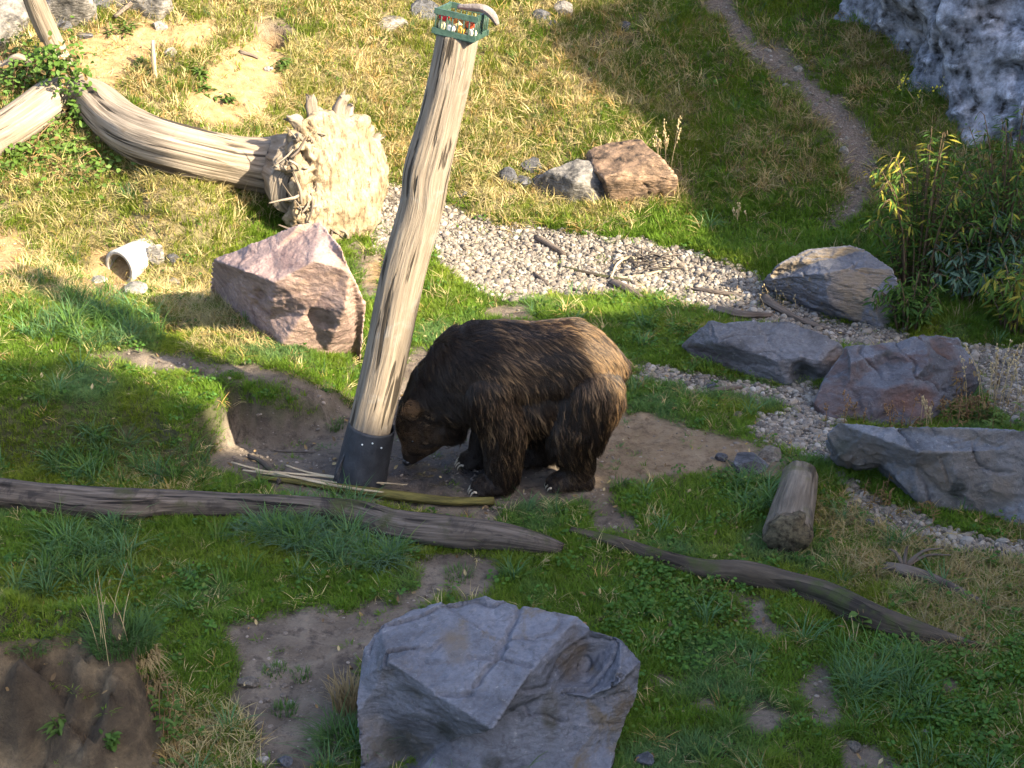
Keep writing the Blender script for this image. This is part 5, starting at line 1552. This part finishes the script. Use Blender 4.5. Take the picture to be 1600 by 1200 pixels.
def shrub(px, py, height, rad, nst, mats, wts, L, w, label, seed, per=34, nobj=300, lean=(0, 0), yellow_top=None):
    rr = np.random.default_rng(seed)
    g0 = ground(px, py)
    root = empty('shrub', g0); tag(root, label, 'shrub')
    leaves = []; stems = MB()
    for k in range(nst):
        a = rr.uniform(0, 6.283); q = math.sqrt(rr.random())
        out = np.array([math.cos(a), math.sin(a), 0]) * rad * q
        hh = height * rr.uniform(.55, 1.05) * (1 - .35 * q * q)
        b0 = g0 + out * .35 + np.array([0, 0, -.05]); b0[2] = h1(b0[0], b0[1]) - .03
        b2 = g0 + out * 1.05 + np.array([lean[0], lean[1], hh]) ; b1 = (b0 + b2) / 2 + np.array([0, 0, hh * .14]) - out * .12
        b3 = b2 + out * .22 + np.array([0, 0, -.06 * rr.uniform(0, 2)])
        V, F, _ = tube([(*b0, .009), (*b1, .006), (*b2, .004), (*b3, .002)], seg=5, step=.2)
        stems.add(V, F)
        C = catmull([[*b0, 0], [*b1, 0], [*b2, 0], [*b3, 0]], .02)[:, :3]
        for j in range(per):
            f = rr.uniform(.15, 1) ** .8; c = C[min(len(C) - 2, int(f * (len(C) - 1)))]; T = C[min(len(C) - 1, int(f * (len(C) - 1)) + 1)] - c
            T = T / (np.linalg.norm(T) + 1e-9)
            s = rr.normal(size=3); s -= T * s.dot(T); s /= np.linalg.norm(s)
            d = s * .9 + T * .45 + np.array([0, 0, -.30]); 
            c = c + s * rr.uniform(0, .05)
            if wts is not None:
                pw = np.array(wts, float)
                if yellow_top is not None: pw[-1] *= yellow_top(c - g0, f)
                mi = rr.choice(len(mats), p=pw / pw.sum())
            leaves.append((c, d, mi, rr.uniform(.65, 1.2), int(rr.integers(0, 3))))
    stems.obj('stem', M_stem, g0, root)
    # the leaves that show largest: those nearest the camera side and outside of the shrub
    score = [-(l[0] - g0)[1] * 1.0 + (l[0] - g0)[2] * .45 + .25 * rr.random() for l in leaves]
    order = np.argsort(score)[::-1]
    first = set(order[:nobj].tolist())
    rest = [MB() for _ in mats]
    for i, (c, d, mi, sc, k) in enumerate(leaves):
        B = basis(d, np.array([0, 0, 1.0]) + .4 * rr.normal(size=3))
        if i in first:
            o = bpy.data.objects.new('leaf', leaf_me(mats[mi], k, L, w)); COL.objects.link(o); o.parent = root
            M = Matrix([[B[r][0] * sc, B[r][1] * sc, B[r][2] * sc, (c - g0)[r]] for r in range(3)] + [[0, 0, 0, 1]])
            o.matrix_local = M
        else:
            V, F = leaf_shape(L, w, .35, .15 + .14 * k)
            rest[mi].add((V * sc) @ B.T + c, F)
    for r_, m in zip(rest, mats):
        if r_.n:
            o = r_.obj('foliage', m, g0, root); o['kind'] = 'stuff'
    return root
shrub(1432, 455, 1.45, .48, 64, [M_lgreen, M_ldark, M_lyell], [.5, .34, .16], .095, .018, 'green shrub with many yellow lance shaped leaves, left one behind the boulders', 1, per=36,
      yellow_top=lambda p, f: 0.4 + 2.6 * max(0, -p[0] * 1.2 + .2) * f + (1.2 if p[2] > .8 else 0))
shrub(1560, 440, 1.55, .66, 84, [M_ldark, M_lgreen, M_lyell], [.55, .36, .09], .085, .019, 'large dark green shrub at the right edge under the cliff', 2, per=38)
shrub(1530, 470, .80, .42, 34, [M_lblue, M_ldark], [.7, .3], .10, .024, 'grey green leaved bush in front of the dark shrub', 3, per=34, nobj=200)
shrub(1585, 520, .70, .34, 26, [M_lgreen, M_lyell], [.62, .38], .11, .022, 'small bush with orange yellow leaves at the right edge', 4, per=30, nobj=150)
shrub(1420, 512, .50, .26, 24, [M_ldark, M_lgreen], [.6, .4], .085, .022, 'low dark green sprout between the tan faced boulder and the blue grey one', 5, per=26, nobj=100)

def weed(px, py, stems, mat_s, label, seed, hgt, spread=.08, leaves=0, mat_l=None, heads=0, mat_h=None, lsz=(.06, .018), cat='weed', name='weed', group=None, rs=.003):
    rr = np.random.default_rng(seed); g0 = ground(px, py)
    root = empty(name, g0); tag(root, label, cat, group)
    lv, hd = MB(), MB()
    for k in range(stems):
        a = rr.uniform(0, 6.283); b0 = g0 + np.array([rr.normal(0, spread * .5), rr.normal(0, spread * .5), -.03])
        hh = hgt * rr.uniform(.55, 1.05); lean = np.array([rr.normal(0, .16), rr.normal(0, .16), 0]) * hh
        b1 = b0 + lean * .35 + np.array([0, 0, hh * .55]); b2 = b0 + lean + np.array([0, 0, hh])
        V, F, UV = tube([(*b0, rs), (*b1, rs * .8), (*b2, rs * .5)], seg=5, step=.15)
        mesh_obj('stem', V, F, mat_s, b0, root)
        for j in range(leaves):
            f = rr.uniform(.05, .9); c = b0 + (b2 - b0) * f; d = np.array([rr.normal(), rr.normal(), rr.uniform(-.2, .6)])
            V, F = leaf_shape(lsz[0] * rr.uniform(.6, 1.2), lsz[1]); lv.add(V @ basis(d, np.array([0, 0, 1.0])).T + c, F)
        for j in range(heads):
            c = b1 + (b2 - b1) * rr.uniform(.3, 1.05) + rr.normal(0, .008, 3)
            hd.blob(c, (.006, .006, .011), 1)
    if lv.n: lv.obj('foliage', mat_l, g0, root)['kind'] = 'stuff'
    if hd.n: hd.obj('seed_head', mat_h or mat_s, g0, root)
    return root
M_dryst = plain_mat('dry_stem', (0.30, 0.22, 0.11), (0.46, 0.36, 0.20), 20, .8, .2, .2)
M_brst = plain_mat('brown_stem', (0.12, 0.065, 0.035), (0.24, 0.14, 0.07), 20, .8, .2, .2)
M_wleaf = leaf_mat('weed_leaf', (0.060, 0.125, 0.025), (0.12, 0.17, 0.04), .35)
M_dleaf = leaf_mat('withered_leaf', (0.20, 0.125, 0.055), (0.11, 0.085, 0.03), .3)
gw = 'weeds among the right hand boulders'
weed(1560, 640, 14, M_dryst, 'tall dry seeding weed right of the blue grey boulder', 1, .55, .16, 4, M_dleaf, 10, M_dryst, (.07, .014), group=gw)
weed(1510, 655, 20, M_brst, 'bushy brown withered weed at the right foot of the rusty boulder', 2, .28, .22, 12, M_dleaf, 4, M_brst, (.06, .016), group=gw)
weed(1545, 668, 14, M_brst, 'green and brown weed above the long boulder near the right edge', 21, .24, .22, 16, M_wleaf, 0, None, (.06, .018), group=gw)
weed(1330, 668, 7, M_brst, 'thin reddish weed before the left side of the rusty boulder', 3, .26, .14, 5, M_dleaf, 6, M_brst, (.04, .012), group=gw)
weed(1400, 676, 10, M_brst, 'reddish weed growing before the middle of the rusty boulder', 4, .30, .20, 6, M_dleaf, 6, M_brst, (.045, .012), group=gw)
weed(1455, 668, 6, M_dryst, 'pale thin weed before the right side of the rusty boulder', 5, .30, .08, 3, M_wleaf, 5, M_dryst, (.045, .012), group=gw)
weed(1385, 800, 16, M_brst, 'low brown weed at the left foot of the long boulder', 6, .16, .25, 8, M_dleaf, 0, None, (.05, .014), group=gw)
weed(1085, 572, 8, M_brst, 'small leafy green plant at the left end of the flat topped boulder', 7, .14, .10, 14, M_wleaf, 0, None, (.05, .016))
weed(1218, 474, 16, M_dryst, 'dry brown plant before the left end of the tan faced boulder', 8, .20, .22, 8, M_dleaf, 3, M_dryst, (.05, .010))
weed(1042, 262, 9, M_dryst, 'tall dry seed stalks behind the reddish brown slab', 9, .50, .16, 2, M_dleaf, 16, M_dryst, (.05, .01))
weed(1155, 345, 7, M_dryst, 'pale dry grass stalks on the shaded slope', 10, .24, .06, 0, None, 6, M_dryst)
gst2 = 'green weeds on the sunny slope'
for k, (px, py, w_) in enumerate([(192, 52, 'beside the bare soil at the top'), (222, 104, 'left of the wooden stake'), (310, 118, 'left of the orange soil'), (352, 160, 'lowest on the orange soil'), (322, 146, 'between the two other weeds by the orange soil'), (440, 108, 'right of the orange soil')]):
    weed(px, py, 5, M_wleaf, 'leafy green weed ' + w_, 30 + k, .14, .08, 14, M_wleaf, 0, None, (.10, .030), group=gst2)
weed(1428, 150, 10, M_wleaf, 'yellow flowering weed at the foot of the cliff', 40, .30, .30, 6, M_wleaf, 4, plain_mat('yellow_petal', (0.55, 0.45, 0.03), (0.7, 0.6, 0.05), 9), (.05, .015))
weed(1345, 985, 4, M_brst, 'green plant with round leaves beside the mossy log', 41, .16, .06, 6, M_wleaf, 0, None, (.08, .06))
weed(1335, 1010, 3, M_dryst, 'curved pale dry stem standing before the mossy log', 42, .28, .03, 1, M_dleaf, 0)
# earth bank, lower left
weed(182, 1000, 8, M_dryst, 'tall thin dry stalks rising from the grass cap of the earth bank', 50, .46, .14, 0, None, 0, M_dryst, rs=.0022)
weed(100, 1128, 5, M_wleaf, 'small green rosette growing on the earth bank face', 51, .10, .05, 8, M_wleaf, 0, None, (.09, .022))
weed(172, 1160, 6, M_wleaf, 'bright green leafy plant low on the earth bank face', 52, .12, .06, 14, M_wleaf, 0, None, (.05, .030))
weed(238, 1130, 12, M_brst, 'tangle of brown bramble stems right of the earth bank', 53, .22, .20, 8, M_wleaf, 0, None, (.05, .024))
weed(262, 1185, 10, M_brst, 'low bramble tangle at the bottom right of the earth bank', 54, .16, .22, 10, M_dleaf, 0, None, (.05, .022))

def tuft_thing(px, py, n, r, h, mat_cols, label, seed, droop=.35, bend=.8, wdt=.006, off=(0, 0, 0), group=None):
    V, F, C = tuft(n, r, h * .55, h, wdt, bend, seed, droop)
    g0 = ground(px, py) + np.array(off)
    o = mesh_obj('grass_tuft', V + g0, F, mat_cols, g0, smoothed=False)
    return tag(o, label, 'grass tuft', group)
M_tg = leaf_mat('tuft_green', (0.055, 0.115, 0.030), (0.11, 0.17, 0.05), .4)
M_tb = leaf_mat('tuft_blue', (0.085, 0.150, 0.085), (0.13, 0.21, 0.12), .4)
M_td = leaf_mat('tuft_dry', (0.22, 0.15, 0.07), (0.36, 0.28, 0.14), .3)
tuft_thing(190, 1004, 520, .17, .22, M_tg, 'dense green grass tuft capping the top of the earth bank', 1, .3)
tuft_thing(222, 1026, 220, .10, .24, M_td, 'withered grass hanging down below the tuft on the earth bank', 2, 1.25, .5)
tuft_thing(470, 845, 260, .16, .24, M_tb, 'long frosted blue green tuft in front of the long grey log', 3, .45, 1.1)
tuft_thing(585, 872, 260, .18, .22, M_tb, 'frosted tuft at the right end of the lawn before the dirt', 4, .55, 1.2)
tuft_thing(400, 835, 160, .14, .20, M_tb, 'smaller frosted tuft left of the long frosted one', 5, .5, 1.1)
tuft_thing(545, 1105, 200, .09, .30, M_td, 'dry tan tuft against the left side of the slate boulder', 6, .35, .4)
tuft_thing(535, 1165, 260, .12, .26, M_tg, 'long green tuft against the lower left side of the slate boulder', 7, .45, .9)
tuft_thing(240, 735, 150, .12, .18, M_td, 'brownish tuft on the bank above the grey log', 8, .5, 1.0)
gfd = 'small grass clumps in the foreground dirt'
tuft_thing(430, 1050, 90, .07, .07, M_tg, 'small green clump in the dirt, upper left of the pair', 9, .1, .6, group=gfd)
tuft_thing(470, 1057, 80, .06, .07, M_tg, 'small green clump in the dirt, upper right of the pair', 10, .1, .6, group=gfd)
tuft_thing(445, 1112, 90, .07, .08, M_tg, 'small green clump beside the pale pebble in the dirt', 11, .1, .6, group=gfd)
tuft_thing(717, 900, 110, .09, .08, M_tg, 'round green clump in the dirt above the slate boulder', 12, .1, .7, group=gfd)
tuft_thing(970, 762, 90, .07, .11, M_tg, 'green tuft in the dirt right of the hind paw', 13, .2, .7)
tuft_thing(523, 668, 80, .07, .10, M_tg, 'green tuft on the pit edge left of the post', 14, .2, .8)

gob = 'small tufts along the rim of the earth bank'
tuft_thing(50, 1012, 120, .10, .12, M_tg, 'short green tuft on the rim of the earth bank at the left edge', 21, .4, .9, group=gob)
tuft_thing(118, 1002, 130, .10, .12, M_td, 'dry short tuft on the rim of the earth bank, left of the big green cap', 22, .9, .8, group=gob)
tuft_thing(236, 1070, 160, .09, .20, M_td, 'withered grass on the right shoulder of the earth bank', 23, .9, .7)

# ivy and bramble on the fallen tree's fork
def creeper(pts, n, r, label, seed, lift, extra=None):
    rr = np.random.default_rng(seed); g0 = ground(*pts[0][:2])
    root = empty('bramble', g0); tag(root, label, 'bramble')
    ms = [MB(), MB(), MB()]
    GP = np.array([ground(*p) for p in pts])
    Bs = GP[rr.integers(len(pts), size=n)] + rr.normal(0, 1, (n, 3)) * np.array([r / 165, r / 110, 0])
    Bs[:, 2] = H(Bs[:, 0], Bs[:, 1])
    for b in Bs:
        c = b + np.array([0, 0, rr.uniform(.01, lift)])
        d = np.array([rr.normal(), rr.normal() - .3, rr.normal(0, .35)])
        V, F = leaf_shape(rr.uniform(.04, .075), rr.uniform(.03, .045), .2, .2)
        ms[rr.choice(3, p=[.45, .4, .15])].add(V @ basis(d, np.array([0, -.5, 1.0]) + .3 * rr.normal(size=3)).T + c, F)
    for k in range(n if extra is not None else 0):
        q = extra[rr.integers(len(extra))]
        c = np.array(q[:3]) + rr.normal(0, 1, 3) * np.array([.10, .07, .07]) + np.array([0, -.10, .05])
        V, F = leaf_shape(rr.uniform(.04, .07), rr.uniform(.03, .045), .2, .2)
        ms[rr.choice(3, p=[.45, .4, .15])].add(V @ basis(rr.normal(size=3), np.array([0, -.6, 1.0]) + .3 * rr.normal(size=3)).T + c, F)
    for m_, mt in zip(ms, (M_wleaf, M_lgreen, M_dleaf)): m_.obj('foliage', mt, g0, root)['kind'] = 'stuff'
    for k in range(8):
        px, py = pts[rr.integers(len(pts))]; b = ground(px, py)
        tube_obj('stem', [(*b, .004), (*(b + np.array([rr.normal(0, .15), rr.normal(0, .1), lift])), .004), (*(b + np.array([rr.normal(0, .3), rr.normal(0, .2), .03])), .003)], M_brst, b, root, seg=5, step=.06)
creeper([(20, 130), (50, 125), (85, 112), (110, 130), (60, 145), (25, 150)], 520, 18, 'green ivy growing over the fork of the fallen tree', 5, .28, [tp(x_, y_, 10, 14.85) for x_, y_ in ((118, 150), (108, 118), (98, 100), (122, 170), (88, 95))])
creeper([(90, 215), (110, 190), (60, 240), (130, 240), (30, 255), (160, 260)], 700, 22, 'leafy bramble patch below the fork of the fallen tree', 6, .16)

# dead leaves lying about
t = NT('fallen_leaf'); tn = t.attr('tint', 'INSTANCER'); t.bsdf(tn.outputs['Color'], .8, None, .15)
lx, ly = candidates(26, 22); lz = H(lx, ly); nl = len(lx)
V0, F0 = leaf_shape(.045, .022, .3, -.3)
scatter('fallen_leaves', [(V0, F0, np.full(len(V0), .5))], np.stack([lx, ly, lz + .02], 1), np.stack([rng.normal(0, .5, nl), rng.normal(0, .5, nl), rng.uniform(0, 6.28, nl)], 1), np.stack([rng.uniform(.5, 1.1, nl)] * 3, 1),
        np.array([[0.20, 0.13, 0.06], [0.32, 0.25, 0.13], [0.10, 0.065, 0.035]])[rng.integers(0, 3, nl)], t.m, 'withered leaves lying scattered on grass and soil', 'leaves')
